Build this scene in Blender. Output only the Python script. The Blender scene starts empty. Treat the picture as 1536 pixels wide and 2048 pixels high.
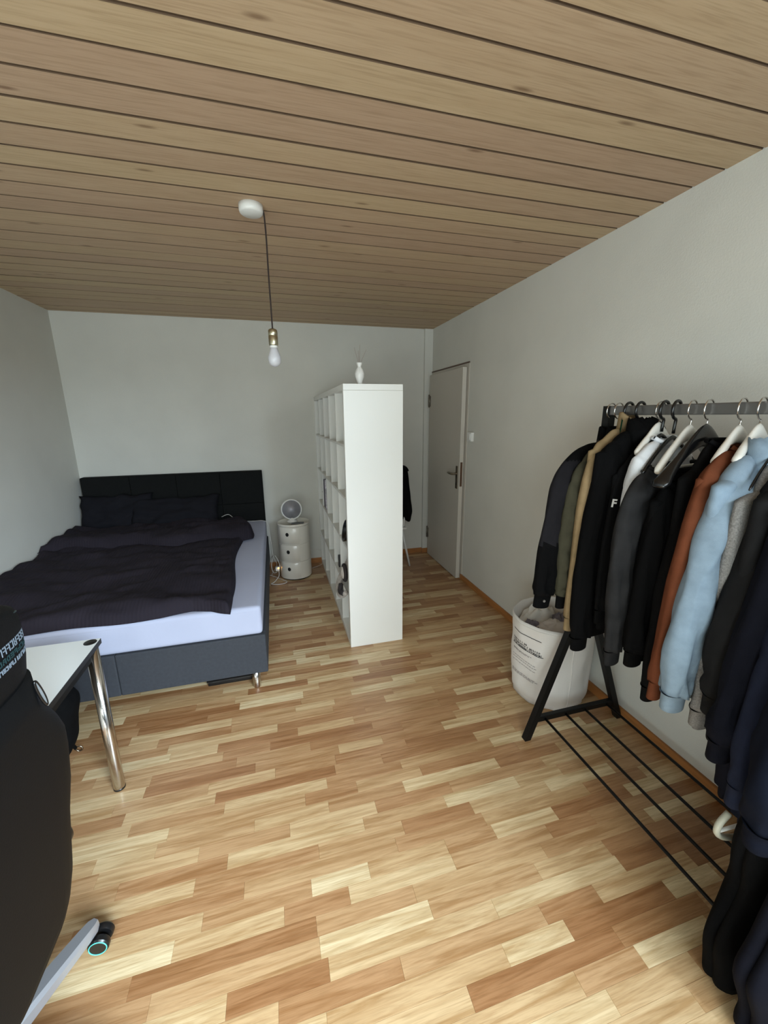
import bpy, bmesh, math, random
from mathutils import Vector, Matrix, noise
PI = math.pi
scene = bpy.context.scene
COL = scene.collection

# ------------------------------------------------------------------ camera
F_PX, YAW, PITCH, ROLL, CAM_H = 794.15, 0.2657, -0.2374, -0.0091, 1.6277
fwd = Vector((math.sin(YAW)*math.cos(PITCH), math.cos(YAW)*math.cos(PITCH), math.sin(PITCH)))
rgt = Vector((math.cos(YAW), -math.sin(YAW), 0))
upv = rgt.cross(fwd)
r2 = rgt*math.cos(ROLL) + upv*math.sin(ROLL)
u2 = -rgt*math.sin(ROLL) + upv*math.cos(ROLL)
cam_data = bpy.data.cameras.new('camera')
cam = bpy.data.objects.new('camera', cam_data); COL.objects.link(cam)
cam_data.sensor_fit = 'HORIZONTAL'; cam_data.sensor_width = 36
cam_data.lens = F_PX/1536*36; cam_data.clip_start = 0.02
m = Matrix((r2, u2, -fwd)).transposed().to_4x4(); m.translation = (0, 0, CAM_H)
cam.matrix_world = m
scene.camera = cam

# ------------------------------------------------------------------ world, light, exposure
w = bpy.data.worlds.new('overcast'); scene.world = w; w.use_nodes = True
w.node_tree.nodes['Background'].inputs[0].default_value = (0.72, 0.84, 1.0, 1)
w.node_tree.nodes['Background'].inputs[1].default_value = 0.2
WX0, WX1, WZ0, WZ1, BACK_Y = -1.62, 1.62, 0.12, 2.36, -0.95      # window opening in the wall behind the camera
def sky_light(name, sx, sy, energy, loc, aim, color):
    ld = bpy.data.lights.new(name, 'AREA'); ld.shape = 'RECTANGLE'; ld.size = sx; ld.size_y = sy; ld.energy = energy; ld.color = color
    lo = bpy.data.objects.new(name, ld); COL.objects.link(lo); lo.location = loc
    lo.rotation_euler = (Vector(aim)-Vector(loc)).to_track_quat('-Z', 'Y').to_euler()
# overcast sky seen over the houses opposite, and the dimmer view straight out of the window
sky_light('high_sky', 3.0, 3.0, 1900, (3.7, -5.4, 3.9), (-.4, 1.6, .3), (0.70, 0.86, 1.0))
sky_light('middle_sky', 3.0, 3.0, 330, (0, -4.2, 4.4), (0, 1.0, 0), (0.9, 0.96, 1.0))
for x0_, x1_, z0_, z1_, e_, c_ in ((-1.6, -.6, .12, 1.2, 38, (.87, 1.0, 1.0)), (-.6, .5, 1.2, 2.36, 34, (.87, 1.0, 1.0)), (.5, 1.6, 1.2, 2.36, 24, (.78, .92, 1.0))):
    sky_light('view_outside', x1_-x0_, z1_-z0_, e_, ((x0_+x1_)/2, BACK_Y-.16, (z0_+z1_)/2), ((x0_+x1_)/2, 5, (z0_+z1_)/2), c_)
scene.view_settings.view_transform = 'Standard'; scene.view_settings.look = 'None'
scene.view_settings.gamma = 1; scene.view_settings.use_curve_mapping = False
scene.view_settings.exposure = 0.0
try:
    scene.cycles.use_denoising = True
    scene.cycles.max_bounces = 8; scene.cycles.diffuse_bounces = 5
    scene.cycles.sample_clamp_indirect = 4
except Exception: pass

# ------------------------------------------------------------------ materials
def lin(c):
    return tuple((v/255/12.92 if v/255 <= .04045 else ((v/255+.055)/1.055)**2.4) for v in c)
MATS = {}
def mat(name, rgb, rough=.6, metal=0, var=0, vscale=8, bump=0, bscale=200, spec=.5, sheen=0, coords='Object', stretch=None, trans=0, emit=None, coat=0):
    if name in MATS: return MATS[name]
    M = bpy.data.materials.new(name); M.use_nodes = True
    nt = M.node_tree; N = nt.nodes; Lk = nt.links
    b = N['Principled BSDF']; c = lin(rgb)
    b.inputs['Base Color'].default_value = (*c, 1)
    b.inputs['Roughness'].default_value = rough; b.inputs['Metallic'].default_value = metal
    b.inputs['Specular IOR Level'].default_value = spec
    if sheen: b.inputs['Sheen Weight'].default_value = sheen; b.inputs['Sheen Roughness'].default_value = .5
    if trans: b.inputs['Transmission Weight'].default_value = trans
    if coat: b.inputs['Coat Weight'].default_value = coat
    if emit: b.inputs['Emission Color'].default_value = (*lin(emit[0]), 1); b.inputs['Emission Strength'].default_value = emit[1]
    tc = N.new('ShaderNodeTexCoord'); src = tc.outputs[coords]
    if stretch:
        mp = N.new('ShaderNodeMapping'); mp.inputs['Scale'].default_value = stretch
        Lk.new(src, mp.inputs[0]); src = mp.outputs[0]
    if var:
        n = N.new('ShaderNodeTexNoise'); n.inputs['Scale'].default_value = vscale; n.inputs['Detail'].default_value = 4
        Lk.new(src, n.inputs['Vector'])
        r = N.new('ShaderNodeValToRGB')
        r.color_ramp.elements[0].position = .3; r.color_ramp.elements[1].position = .7
        r.color_ramp.elements[0].color = (*[max(0, x*(1-var)) for x in c], 1)
        r.color_ramp.elements[1].color = (*[min(1, x*(1+var)) for x in c], 1)
        Lk.new(n.outputs['Fac'], r.inputs[0]); Lk.new(r.outputs[0], b.inputs['Base Color'])
    if bump:
        n2 = N.new('ShaderNodeTexNoise'); n2.inputs['Scale'].default_value = bscale; n2.inputs['Detail'].default_value = 3
        Lk.new(src, n2.inputs['Vector'])
        bp = N.new('ShaderNodeBump'); bp.inputs['Strength'].default_value = bump; bp.inputs['Distance'].default_value = .002
        Lk.new(n2.outputs['Fac'], bp.inputs['Height']); Lk.new(bp.outputs[0], b.inputs['Normal'])
    MATS[name] = M
    return M

def wood_strip_mat(name, stops, grain_dark, rough, xs=3, ys=40, knots=False, coat=0):
    """colour from the face attribute 'tone', long grain along X from the position"""
    M = bpy.data.materials.new(name); M.use_nodes = True
    nt = M.node_tree; N = nt.nodes; Lk = nt.links; b = N['Principled BSDF']
    at = N.new('ShaderNodeAttribute'); at.attribute_name = 'tone'
    ramp = N.new('ShaderNodeValToRGB'); cr = ramp.color_ramp
    while len(cr.elements) < len(stops): cr.elements.new(.5)
    for e, (p, c) in zip(cr.elements, stops): e.position = p; e.color = (*lin(c), 1)
    Lk.new(at.outputs['Fac'], ramp.inputs[0])
    geo = N.new('ShaderNodeNewGeometry')
    off = N.new('ShaderNodeMath'); off.operation = 'MULTIPLY'; off.inputs[1].default_value = 37.0
    Lk.new(at.outputs['Fac'], off.inputs[0])
    cmb = N.new('ShaderNodeCombineXYZ'); Lk.new(off.outputs[0], cmb.inputs[0]); Lk.new(off.outputs[0], cmb.inputs[2])
    add = N.new('ShaderNodeVectorMath'); add.operation = 'ADD'
    Lk.new(geo.outputs['Position'], add.inputs[0]); Lk.new(cmb.outputs[0], add.inputs[1])
    mp = N.new('ShaderNodeMapping'); mp.inputs['Scale'].default_value = (xs, ys, 1)
    Lk.new(add.outputs[0], mp.inputs[0])
    n = N.new('ShaderNodeTexNoise'); n.inputs['Scale'].default_value = 1; n.inputs['Detail'].default_value = 5
    n.inputs['Roughness'].default_value = .62; n.inputs['Distortion'].default_value = .9
    Lk.new(mp.outputs[0], n.inputs['Vector'])
    gr = N.new('ShaderNodeValToRGB'); gr.color_ramp.elements[0].position = .36; gr.color_ramp.elements[1].position = .6
    gr.color_ramp.elements[0].color = (*[g for g in grain_dark], 1); gr.color_ramp.elements[1].color = (1, 1, 1, 1)
    Lk.new(n.outputs['Fac'], gr.inputs[0])
    mx = N.new('ShaderNodeMix'); mx.data_type = 'RGBA'; mx.blend_type = 'MULTIPLY'; mx.inputs[0].default_value = 1
    Lk.new(ramp.outputs[0], mx.inputs[6]); Lk.new(gr.outputs[0], mx.inputs[7])
    out = mx.outputs[2]
    # fine pores
    mp2 = N.new('ShaderNodeMapping'); mp2.inputs['Scale'].default_value = (xs*6, ys*7, 1); Lk.new(add.outputs[0], mp2.inputs[0])
    n3 = N.new('ShaderNodeTexNoise'); n3.inputs['Scale'].default_value = 1; n3.inputs['Detail'].default_value = 2
    Lk.new(mp2.outputs[0], n3.inputs['Vector'])
    g3 = N.new('ShaderNodeValToRGB'); g3.color_ramp.elements[0].position = .3; g3.color_ramp.elements[1].position = .55
    g3.color_ramp.elements[0].color = (.84, .82, .79, 1); g3.color_ramp.elements[1].color = (1, 1, 1, 1)
    Lk.new(n3.outputs['Fac'], g3.inputs[0])
    m3 = N.new('ShaderNodeMix'); m3.data_type = 'RGBA'; m3.blend_type = 'MULTIPLY'; m3.inputs[0].default_value = 1
    Lk.new(out, m3.inputs[6]); Lk.new(g3.outputs[0], m3.inputs[7]); out = m3.outputs[2]
    if knots:
        mp4 = N.new('ShaderNodeMapping'); mp4.inputs['Scale'].default_value = (1.1, 4.2, 1); Lk.new(add.outputs[0], mp4.inputs[0])
        v = N.new('ShaderNodeTexVoronoi'); v.inputs['Scale'].default_value = 1; v.voronoi_dimensions = '2D'; Lk.new(mp4.outputs[0], v.inputs['Vector'])
        g4 = N.new('ShaderNodeValToRGB'); g4.color_ramp.elements[0].position = .012; g4.color_ramp.elements[1].position = .045
        g4.color_ramp.elements[0].color = (.45, .38, .33, 1); g4.color_ramp.elements[1].color = (1, 1, 1, 1)
        Lk.new(v.outputs['Distance'], g4.inputs[0])
        m4 = N.new('ShaderNodeMix'); m4.data_type = 'RGBA'; m4.blend_type = 'MULTIPLY'; m4.inputs[0].default_value = .9
        Lk.new(out, m4.inputs[6]); Lk.new(g4.outputs[0], m4.inputs[7]); out = m4.outputs[2]
    Lk.new(out, b.inputs['Base Color'])
    b.inputs['Roughness'].default_value = rough
    if coat: b.inputs['Coat Weight'].default_value = coat; b.inputs['Coat Roughness'].default_value = .2
    MATS[name] = M
    return M

M_wall = mat('wall_paint', (211, 210, 203), .9, var=.03, vscale=3, bump=.35, bscale=160)
M_floor = wood_strip_mat('beech_laminate', [(0, (160, 116, 78)), (.35, (182, 142, 102)), (.65, (200, 168, 126)), (.88, (216, 191, 150)), (1, (224, 204, 165))], (.68, .58, .47), .38, 2.4, 42, coat=.15)
M_ceil = wood_strip_mat('glazed_pine', [(0, (184, 156, 130)), (.5, (191, 165, 134)), (1, (197, 174, 138))], (.93, .91, .89), .6, 1.2, 26, knots=True)
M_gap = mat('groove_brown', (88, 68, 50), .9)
M_base = mat('oak_trim', (168, 112, 62), .5, var=.2, vscale=6, stretch=(1, 1, 10))
M_white = mat('white_lacquer', (232, 232, 228), .35)
M_whiteplastic = mat('white_plastic', (225, 225, 222), .3)
M_cream = mat('ivory_plastic', (222, 218, 208), .28, coat=.25)
M_dark = mat('dark_hole', (14, 14, 14), .8)
M_chrome = mat('chrome', (200, 196, 192), .16, 1)
M_nickel = mat('satin_nickel', (150, 140, 125), .3, 1)
M_brass = mat('aged_brass_nickel', (186, 180, 156), .28, 1)
M_bedfab = mat('charcoal_bed_fabric', (49, 52, 58), .85, var=.1, vscale=60, bump=.3, bscale=500)
M_headfab = mat('dark_headboard_fabric', (24, 25, 25), .9, spec=.12, var=.12, vscale=40, bump=.3, bscale=500)
M_sheet = mat('white_sheet', (170, 175, 196), .85, var=.02, vscale=5, bump=.2, bscale=40)
M_blackmetal = mat('black_powder_metal', (10, 11, 12), .5, spec=.3)
M_railmetal = mat('grey_metal_rail', (128, 126, 124), .32, .75)
M_blackplastic = mat('black_plastic', (18, 18, 19), .3)
M_blackfab = mat('black_fabric', (11, 11, 12), .9, spec=.1, var=.2, vscale=30)
M_teal = mat('teal_ring', (84, 190, 180), .5)
M_alu = mat('silver_aluminium', (170, 172, 178), .38, .6)
M_door = mat('door_paint', (196, 190, 180), .5)
M_bulb = mat('frosted_bulb', (214, 214, 220), .18, trans=.25)
M_cable = mat('white_cable', (215, 212, 205), .4)

# ------------------------------------------------------------------ builders
def mesh(name, V, F, m=None, parent=None, smooth=False, loc=None, rot=None):
    me = bpy.data.meshes.new(name); me.from_pydata([tuple(v) for v in V], [], F); me.update()
    bm = bmesh.new(); bm.from_mesh(me); bmesh.ops.recalc_face_normals(bm, faces=bm.faces); bm.to_mesh(me); bm.free()
    return link(name, me, m, parent, smooth, loc, rot)
def link(name, me, m=None, parent=None, smooth=False, loc=None, rot=None):
    o = bpy.data.objects.new(name, me); COL.objects.link(o)
    if m:
        for mm in (m if isinstance(m, (list, tuple)) else [m]): me.materials.append(mm)
    if smooth: me.polygons.foreach_set('use_smooth', [True]*len(me.polygons)); me.update()
    if parent: o.parent = parent
    if loc: o.location = loc
    if rot: o.rotation_euler = rot
    return o
def thing(name, label, cat, loc=(0, 0, 0), rz=0, group=None):
    o = bpy.data.objects.new(name, None); COL.objects.link(o); o.location = loc; o.rotation_euler = (0, 0, rz)
    o.empty_display_size = .1
    return tag(o, label, cat, group)
def tag(o, label=None, cat=None, group=None, kind=None):
    if label: o['label'] = label
    if cat: o['category'] = cat
    if group: o['group'] = group
    if kind: o['kind'] = kind
    return o
def boxvf(x0, x1, y0, y1, z0, z1):
    V = [(x0, y0, z0), (x1, y0, z0), (x1, y1, z0), (x0, y1, z0), (x0, y0, z1), (x1, y0, z1), (x1, y1, z1), (x0, y1, z1)]
    F = [(0, 3, 2, 1), (4, 5, 6, 7), (0, 1, 5, 4), (1, 2, 6, 5), (2, 3, 7, 6), (3, 0, 4, 7)]
    return V, F
def join(*parts):
    V, F = [], []
    for v, f in parts:
        n = len(V); V += list(v); F += [tuple(i+n for i in t) for t in f]
    return V, F
def box(name, x0, x1, y0, y1, z0, z1, m, parent=None, bev=0, seg=2, loc=None, rot=None):
    V, F = boxvf(x0, x1, y0, y1, z0, z1)
    me = bpy.data.meshes.new(name); me.from_pydata(V, [], F)
    if bev:
        bm = bmesh.new(); bm.from_mesh(me)
        bmesh.ops.bevel(bm, geom=bm.edges[:], offset=bev, segments=seg, affect='EDGES', profile=.7)
        bm.to_mesh(me); bm.free()
    me.update()
    o = link(name, me, m, parent, False, loc, rot)
    if bev: me.polygons.foreach_set('use_smooth', [False]*len(me.polygons))
    return o
def loftvf(rings, caps=(True, True), closed=True):
    n = len(rings[0]); V = [p for r in rings for p in r]; F = []
    for i in range(len(rings)-1):
        for j in range(n if closed else n-1):
            k = (j+1) % n
            F.append((i*n+j, i*n+k, (i+1)*n+k, (i+1)*n+j))
    if caps[0]: F.append(tuple(range(n-1, -1, -1)))
    if caps[1]: F.append(tuple((len(rings)-1)*n+j for j in range(n)))
    return V, F
def tubevf(path, rad, seg=10, caps=(True, True), flat=1.0, refdir=None):
    """round (or flattened) tube swept along a list of points; rad a number or a list"""
    P = [Vector(p) for p in path]; n = len(P)
    R = rad if isinstance(rad, (list, tuple)) else [rad]*n
    rings = []; prev = Vector(refdir) if refdir else None
    for i in range(n):
        t = (P[min(i+1, n-1)]-P[max(i-1, 0)]).normalized()
        if prev is None:
            prev = Vector((0, 0, 1)) if abs(t.z) < .9 else Vector((1, 0, 0))
        a = (prev - t*prev.dot(t)).normalized(); b = t.cross(a)
        if not refdir: prev = a
        fl = flat[i] if isinstance(flat, (list, tuple)) else flat
        rings.append([tuple(P[i] + a*(R[i]*fl*math.cos(2*PI*k/seg)) + b*(R[i]*math.sin(2*PI*k/seg))) for k in range(seg)])
    return loftvf(rings, caps)
def tube(name, path, rad, m, parent=None, seg=10, **k):
    V, F = tubevf(path, rad, seg, **k); return mesh(name, V, F, m, parent, True)
def lathevf(prof, seg=32, c=(0, 0, 0)):
    rings = [[(c[0]+r*math.cos(2*PI*k/seg), c[1]+r*math.sin(2*PI*k/seg), c[2]+z) for k in range(seg)] for r, z in prof]
    return loftvf(rings, (prof[0][0] > 1e-4, prof[-1][0] > 1e-4))
def lathe(name, prof, m, parent=None, seg=32, c=(0, 0, 0), smooth=True, loc=None, rot=None):
    V, F = lathevf([(max(r, 1e-5), z) for r, z in prof], seg, c); return mesh(name, V, F, m, parent, smooth, loc, rot)
def smoothpath(pts, n=40):
    P = [Vector(p) for p in pts]; out = []
    P = [P[0]*2-P[1]] + P + [P[-1]*2-P[-2]]
    segs = len(P)-3
    for i in range(n+1):
        t = i/n*segs; s = min(int(t), segs-1); u = t-s
        a, b, c, d = P[s:s+4]
        out.append(.5*((2*b)+(c-a)*u+(2*a-5*b+4*c-d)*u*u+(3*b-a-3*c+d)*u**3))
    return out
def autosmooth(o, ang=.6):
    me = o.data; bm = bmesh.new(); bm.from_mesh(me)
    for f in bm.faces: f.smooth = True
    for e in bm.edges:
        if len(e.link_faces) == 2 and e.calc_face_angle(0) > ang: e.smooth = False
    bm.to_mesh(me); bm.free(); return o
def nz(x, y, z, s=1): return noise.noise(Vector((x*s, y*s, z*s)))

# ------------------------------------------------------------------ the room
XL, XR, YF, H = -1.793, 1.748, 4.3545, 2.535
def struct(o, name=None):
    o['kind'] = 'structure'; return o
# floor: subfloor plus laminate strips
floor = struct(box('floor', XL, XR, BACK_Y, YF, -.03, -.010, M_gap)); floor['label'] = 'beech laminate floor of short pale and brown strips'
rng = random.Random(11)
SW = .0575
strips = []
y = BACK_Y; row = 0
while y < YF-.001:
    y1 = min(y+SW, YF); x = XL - rng.uniform(0, .35)
    prevt = None
    while x < XR-.001:
        L = rng.choice((.22, .3, .36, .36, .42, .5, .54)) * rng.uniform(.94, 1.06)
        x1 = x+L
        if XR-x1 < .08: x1 = XR
        a, b2 = max(x, XL), min(x1, XR)
        t = rng.choice((.08, .2, .3, .42, .5, .6, .7, .8, .93, 1.0))+rng.uniform(-.05, .05)
        if prevt is not None and abs(t-prevt) < .1: t += .25 if t < .6 else -.3
        prevt = t
        if b2-a > .005: strips.append((a, b2, y, y1, max(0, min(1, t))))
        x = x1
    y = y1; row += 1
def strip_geo(a, b, c, d, z=0.0, e=.0005):
    V = [(a+e, c+e, z), (b-e, c+e, z), (b-e, d-e, z), (a+e, d-e, z), (a, c, z-.0012), (b, c, z-.0012), (b, d, z-.0012), (a, d, z-.0012),
         (a, c, z-.010), (b, c, z-.010), (b, d, z-.010), (a, d, z-.010)]
    F = [(0, 1, 2, 3)]
    for i in range(4):
        j = (i+1) % 4
        F.append((4+i, 4+j, j, i)); F.append((8+i, 8+j, 4+j, 4+i))
    F.append((11, 10, 9, 8))
    return V, F
def set_tone(me, tones):
    at = me.attributes.new('tone', 'FLOAT', 'FACE'); at.data.foreach_set('value', tones)
def strip_size(s):
    cx, cy = (s[0]+s[1])/2, (s[2]+s[3])/2
    d = Vector((cx, cy, -CAM_H)); z = d.dot(fwd)
    if z < .05: return 0
    u, v = d.dot(r2)/z*F_PX, d.dot(u2)/z*F_PX
    if abs(u) > 768+60 or abs(v) > 1024+60: return 0
    return (s[1]-s[0])*(s[3]-s[2])*CAM_H/z**3
strips.sort(key=lambda s: -strip_size(s))
for s in strips[:300]:
    V, F = strip_geo(*s[:4]); me = bpy.data.meshes.new('floor_strip'); me.from_pydata(V, [], F); set_tone(me, [s[4]]*len(F)); me.update()
    link('floor_strip', me, M_floor, floor)
V, F, T = [], [], []
for s in strips[300:]:
    v, f = strip_geo(*s[:4]); n = len(V); V += v; F += [tuple(i+n for i in t) for t in f]; T += [s[4]]*len(f)
me = bpy.data.meshes.new('far_floor_strips'); me.from_pydata(V, [], F); set_tone(me, T); me.update()
o = link('far_floor_strips', me, M_floor, floor); o['kind'] = 'stuff'
# ceiling planks along X
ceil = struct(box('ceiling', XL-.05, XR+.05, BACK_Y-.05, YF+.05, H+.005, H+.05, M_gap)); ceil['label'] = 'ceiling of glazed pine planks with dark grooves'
PW = .1265; k = math.floor((BACK_Y-1.252)/PW); y = 1.252+k*PW
rc = random.Random(5)
while y < YF:
    a, b2 = max(y, BACK_Y), min(y+PW, YF)
    if b2-a > .01:
        g = rc.uniform(.0032, .0042) if y < 1.9 else rc.choice((.0012, .0020, .0026, .0034)); e = .0015; dz = rc.uniform(0, .0012); z0, z1 = H+dz, H+.006
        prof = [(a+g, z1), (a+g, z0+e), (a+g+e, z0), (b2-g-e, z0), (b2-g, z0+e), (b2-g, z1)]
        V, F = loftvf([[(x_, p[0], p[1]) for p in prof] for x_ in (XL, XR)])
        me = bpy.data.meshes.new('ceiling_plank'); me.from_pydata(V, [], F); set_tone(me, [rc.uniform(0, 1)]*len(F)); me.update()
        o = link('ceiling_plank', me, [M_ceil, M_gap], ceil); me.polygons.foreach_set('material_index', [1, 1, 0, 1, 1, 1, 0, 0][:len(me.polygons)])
    y += PW
# walls
struct(box('wall_far', XL-.1, XR+.1, YF, YF+.1, -.03, H+.05, M_wall))
struct(box('wall_left', XL-.1, XL, BACK_Y-.1, YF, -.03, H+.05, M_wall))
DY0, DY1, DZ = 3.475, 4.305, 2.085     # door opening in the right wall
V, F = join(boxvf(XR, XR+.12, BACK_Y-.1, DY0, -.03, H+.05), boxvf(XR, XR+.12, DY1, YF, -.03, H+.05), boxvf(XR, XR+.12, DY0, DY1, DZ, H+.05))
struct(mesh('wall_right', V, F, M_wall))
V, F = join(boxvf(XL, WX0, BACK_Y-.12, BACK_Y, -.03, H+.05), boxvf(WX1, XR, BACK_Y-.12, BACK_Y, -.03, H+.05),
            boxvf(WX0, WX1, BACK_Y-.12, BACK_Y, -.03, WZ0), boxvf(WX0, WX1, BACK_Y-.12, BACK_Y, WZ1, H+.05))
struct(mesh('wall_back', V, F, M_wall))
# window behind the camera
win = struct(box('window_1', WX0, WX1, BACK_Y-.10, BACK_Y+.10, WZ0-.03, WZ0, M_white, bev=.004))
fr = .05
V, F = join(boxvf(WX0, WX1, BACK_Y-.11, BACK_Y-.06, WZ1-fr, WZ1), boxvf(WX0, WX1, BACK_Y-.11, BACK_Y-.06, WZ0, WZ0+fr),
            boxvf(WX0, WX0+fr, BACK_Y-.11, BACK_Y-.06, WZ0+fr, WZ1-fr), boxvf(WX1-fr, WX1, BACK_Y-.11, BACK_Y-.06, WZ0+fr, WZ1-fr),
            boxvf((WX0+WX1)/2-.035, (WX0+WX1)/2+.035, BACK_Y-.11, BACK_Y-.06, WZ0+fr, WZ1-fr))
mesh('window_frame', V, F, M_white, win)
G = bpy.data.materials.new('window_glass'); G.use_nodes = True; nt = G.node_tree
for n_ in list(nt.nodes): nt.nodes.remove(n_)
o_ = nt.nodes.new('ShaderNodeOutputMaterial'); mx_ = nt.nodes.new('ShaderNodeMixShader'); tr_ = nt.nodes.new('ShaderNodeBsdfTransparent'); gl_ = nt.nodes.new('ShaderNodeBsdfGlossy')
gl_.inputs['Roughness'].default_value = .02; mx_.inputs[0].default_value = .06
nt.links.new(tr_.outputs[0], mx_.inputs[1]); nt.links.new(gl_.outputs[0], mx_.inputs[2]); nt.links.new(mx_.outputs[0], o_.inputs[0])
for a, b2 in ((WX0+fr, (WX0+WX1)/2-.035), ((WX0+WX1)/2+.035, WX1-fr)):
    box('window_pane', a, b2, BACK_Y-.088, BACK_Y-.082, WZ0+fr, WZ1-fr, G, win)
V, F = join(boxvf(XR+.12, XR+1.2, DY0-.30, DY0-.25, -.03, H+.05), boxvf(XR+.12, XR+1.2, DY1+.25, DY1+.30, -.03, H+.05), boxvf(XR+1.2, XR+1.25, DY0-.30, DY1+.30, -.03, H+.05),
    boxvf(XR+.12, XR+1.25, DY0-.30, DY1+.30, H+.05, H+.1), boxvf(XR+.12, XR+1.25, DY0-.30, DY1+.30, -.08, -.03))
struct(mesh('wall_hall', V, F, M_wall))
# skirting boards
struct(box('baseboard_far', XL, 1.655, YF-.012, YF, 0, .056, M_base, bev=.002))
struct(box('baseboard_right', XR-.012, XR, BACK_Y, DY0-.02, 0, .056, M_base, bev=.002))
struct(box('baseboard_left', XL, XL+.012, BACK_Y, YF-.012, 0, .056, M_base, bev=.002))
# boxed riser in the far right corner
trim = struct(box('trim_1', 1.655, XR, YF-.028, YF, 0, H, M_wall, bev=.002)); trim['label'] = 'narrow boxed pipe riser in the far corner'
box('riser_skirting', 1.650, XR-.002, YF-.036, YF-.028, 0, .054, M_base, trim)

# door, slightly ajar, opening into the room
door = struct(mesh('door_1', *join(
    boxvf(XR-.004, XR+.09, DY0-.040, DY0+.040, 0, DZ), boxvf(XR-.004, XR+.09, DY1-.035, DY1+.02, 0, DZ), boxvf(XR-.004, XR+.09, DY0+.040, DY1-.035, DZ-.06, DZ)), M_door))
door['label'] = 'off-white flush room door with a lever handle'
box('lintel_shadow_strip', XR-.010, XR+.004, DY0-.040, DY1+.015, DZ, DZ+.012, mat('lintel_shadow_brown', (92, 70, 58), .6), door)  # shadow line above the door frame, put in as a dark brown strip
hy = 4.275; ang = math.radians(.35)
pv = bpy.data.objects.new('door_leaf', None)
leaf = box('door_leaf', -.040, 0, -.805, 0, .006, 2.052, M_door, door, bev=.0025, loc=(XR-.006, hy, 0), rot=(0, 0, -ang))
hm = M_nickel
def dchild(name, V, F, m, smooth=False): return mesh(name, V, F, m, leaf, smooth)
dchild('lock_plate', *boxvf(-.032, -.010, -.8065, -.8045, .955, 1.19), mat('bronze_lock_plate', (112, 88, 72), .4, .7))
hp = dchild('door_handle', *join(boxvf(-.047, -.040, -.775, -.737, .93, 1.15), tubevf([(-.045, -.755, 1.075), (-.085, -.755, 1.075), (-.095, -.745, 1.076), (-.097, -.70, 1.078), (-.095, -.66, 1.078), (-.088, -.635, 1.074)], [.010, .010, .011, .011, .010, .008], 12)), hm)
autosmooth(hp)
dchild('keyhole', *boxvf(-.0485, -.0465, -.759, -.753, .965, .99), M_dark)
for z in (1.715, .21):
    dchild('door_hinge', *join(tubevf([(-.046, .004, z), (-.046, .004, z+.135)], .008, 10), boxvf(-.046, -.038, -.030, .0, z+.01, z+.12)), mat('hinge_grey', (128, 122, 112), .4, .6), True)

# light switch
sw = box('light_switch', XR-.030, XR, 3.305, 3.385, 1.395, 1.475, M_whiteplastic, bev=.006)
tag(sw, 'small square white light switch on the wall right of the door', 'switch')
mesh('rocker', *boxvf(XR-.036, XR-.028, 3.318, 3.372, 1.408, 1.462), M_whiteplastic, sw)

# ------------------------------------------------------------------ pendant lamp
t = thing('pendant_lamp', 'bare white bulb hanging on a dark cord from a round ceiling rose', 'lamp', (-.025, 2.10, H))
PX, PY = .032, 2.10
lathe('ceiling_rose', [(.052, H), (.052, H-.022), (.049, H-.030), (.044, H-.034), (0, H-.035)], M_whiteplastic, t, 40, (-.025+.025, 0, 0))
tube('cord', smoothpath([(.047, .0, -.012), (.054, 0, -.03), (.057, 0, -.12), (.056, 0, -.28), (.057, 0, -.505)], 30), .0035, mat('dark_textile_cord', (42, 30, 28), .8), t, 8)
sk = lathe('lamp_socket', [(.006, -.500), (.017, -.504), (.021, -.510), (.0215, -.530), (.0200, -.532), (.0215, -.534), (.0215, -.572), (.020, -.576), (0, -.577)], M_brass, t, 32, (.057, 0, 0))
lathe('bulb_collar', [(.018, -.575), (.018, -.584), (.0165, -.586)], M_whiteplastic, t, 24, (.057, 0, 0))
lathe('light_bulb', [(.016, -.583), (.0185, -.597), (.025, -.612), (.0295, -.628), (.030, -.642), (.026, -.657), (.017, -.667), (.008, -.671), (0, -.672)], M_bulb, t, 32, (.057, 0, 0))
for o in list(t.children):
    if o.name.startswith('ceiling_rose'): o.location = (0, 0, -H)

# ------------------------------------------------------------------ bed
bed = thing('upholstered_bed', 'wide charcoal upholstered bed frame with tall dark headboard and metal feet', 'bed', (-.93, 3.2, 0))
BX0, BX1, BY0, BY1 = -1.755, -.128, 2.200, 4.25
def bl(V): return [(v[0]+.93, v[1]-3.2, v[2]) for v in V]
def bbox(name, x0, x1, y0, y1, z0, z1, m, bev=.01, parent=None, seg=3):
    o = box(name, x0+.93, x1+.93, y0-3.2, y1-3.2, z0, z1, m, parent or bed, bev, seg); return autosmooth(o, .9)
bbox('foot_panel', BX0, -.905, BY0, BY0+.04, .145, .392, M_bedfab, .008)
bbox('foot_panel', -.903, BX1, BY0, BY0+.04, .145, .392, M_bedfab, .008)
bbox('side_rail', BX1-.04, BX1, BY0+.041, BY1, .145, .392, M_bedfab, .008)
bbox('side_rail', BX0, BX0+.04, BY0+.041, BY1, .145, .392, M_bedfab, .008)
bbox('bed_deck', BX0+.041, BX1-.041, BY0+.041, BY1, .16, .376, M_bedfab, .004)
HB0, HB1 = -1.762, -.142
hb = bbox('headboard', HB0, HB1, 4.262, 4.350, .10, 1.090, M_headfab, .012)
for i, (a, b2) in enumerate(((0, .25), (.25, .5), (.5, .75), (.75, 1))):
    for (z0, z1) in ((.42, .76), (.76, 1.085)):
        bbox('headboard_cushion', HB0+.006+(HB1-HB0-.012)*a+.001, HB0+.006+(HB1-HB0-.012)*b2-.001, 4.250, 4.270, z0+.001, z1-.001, M_headfab, .008, hb)
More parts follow.
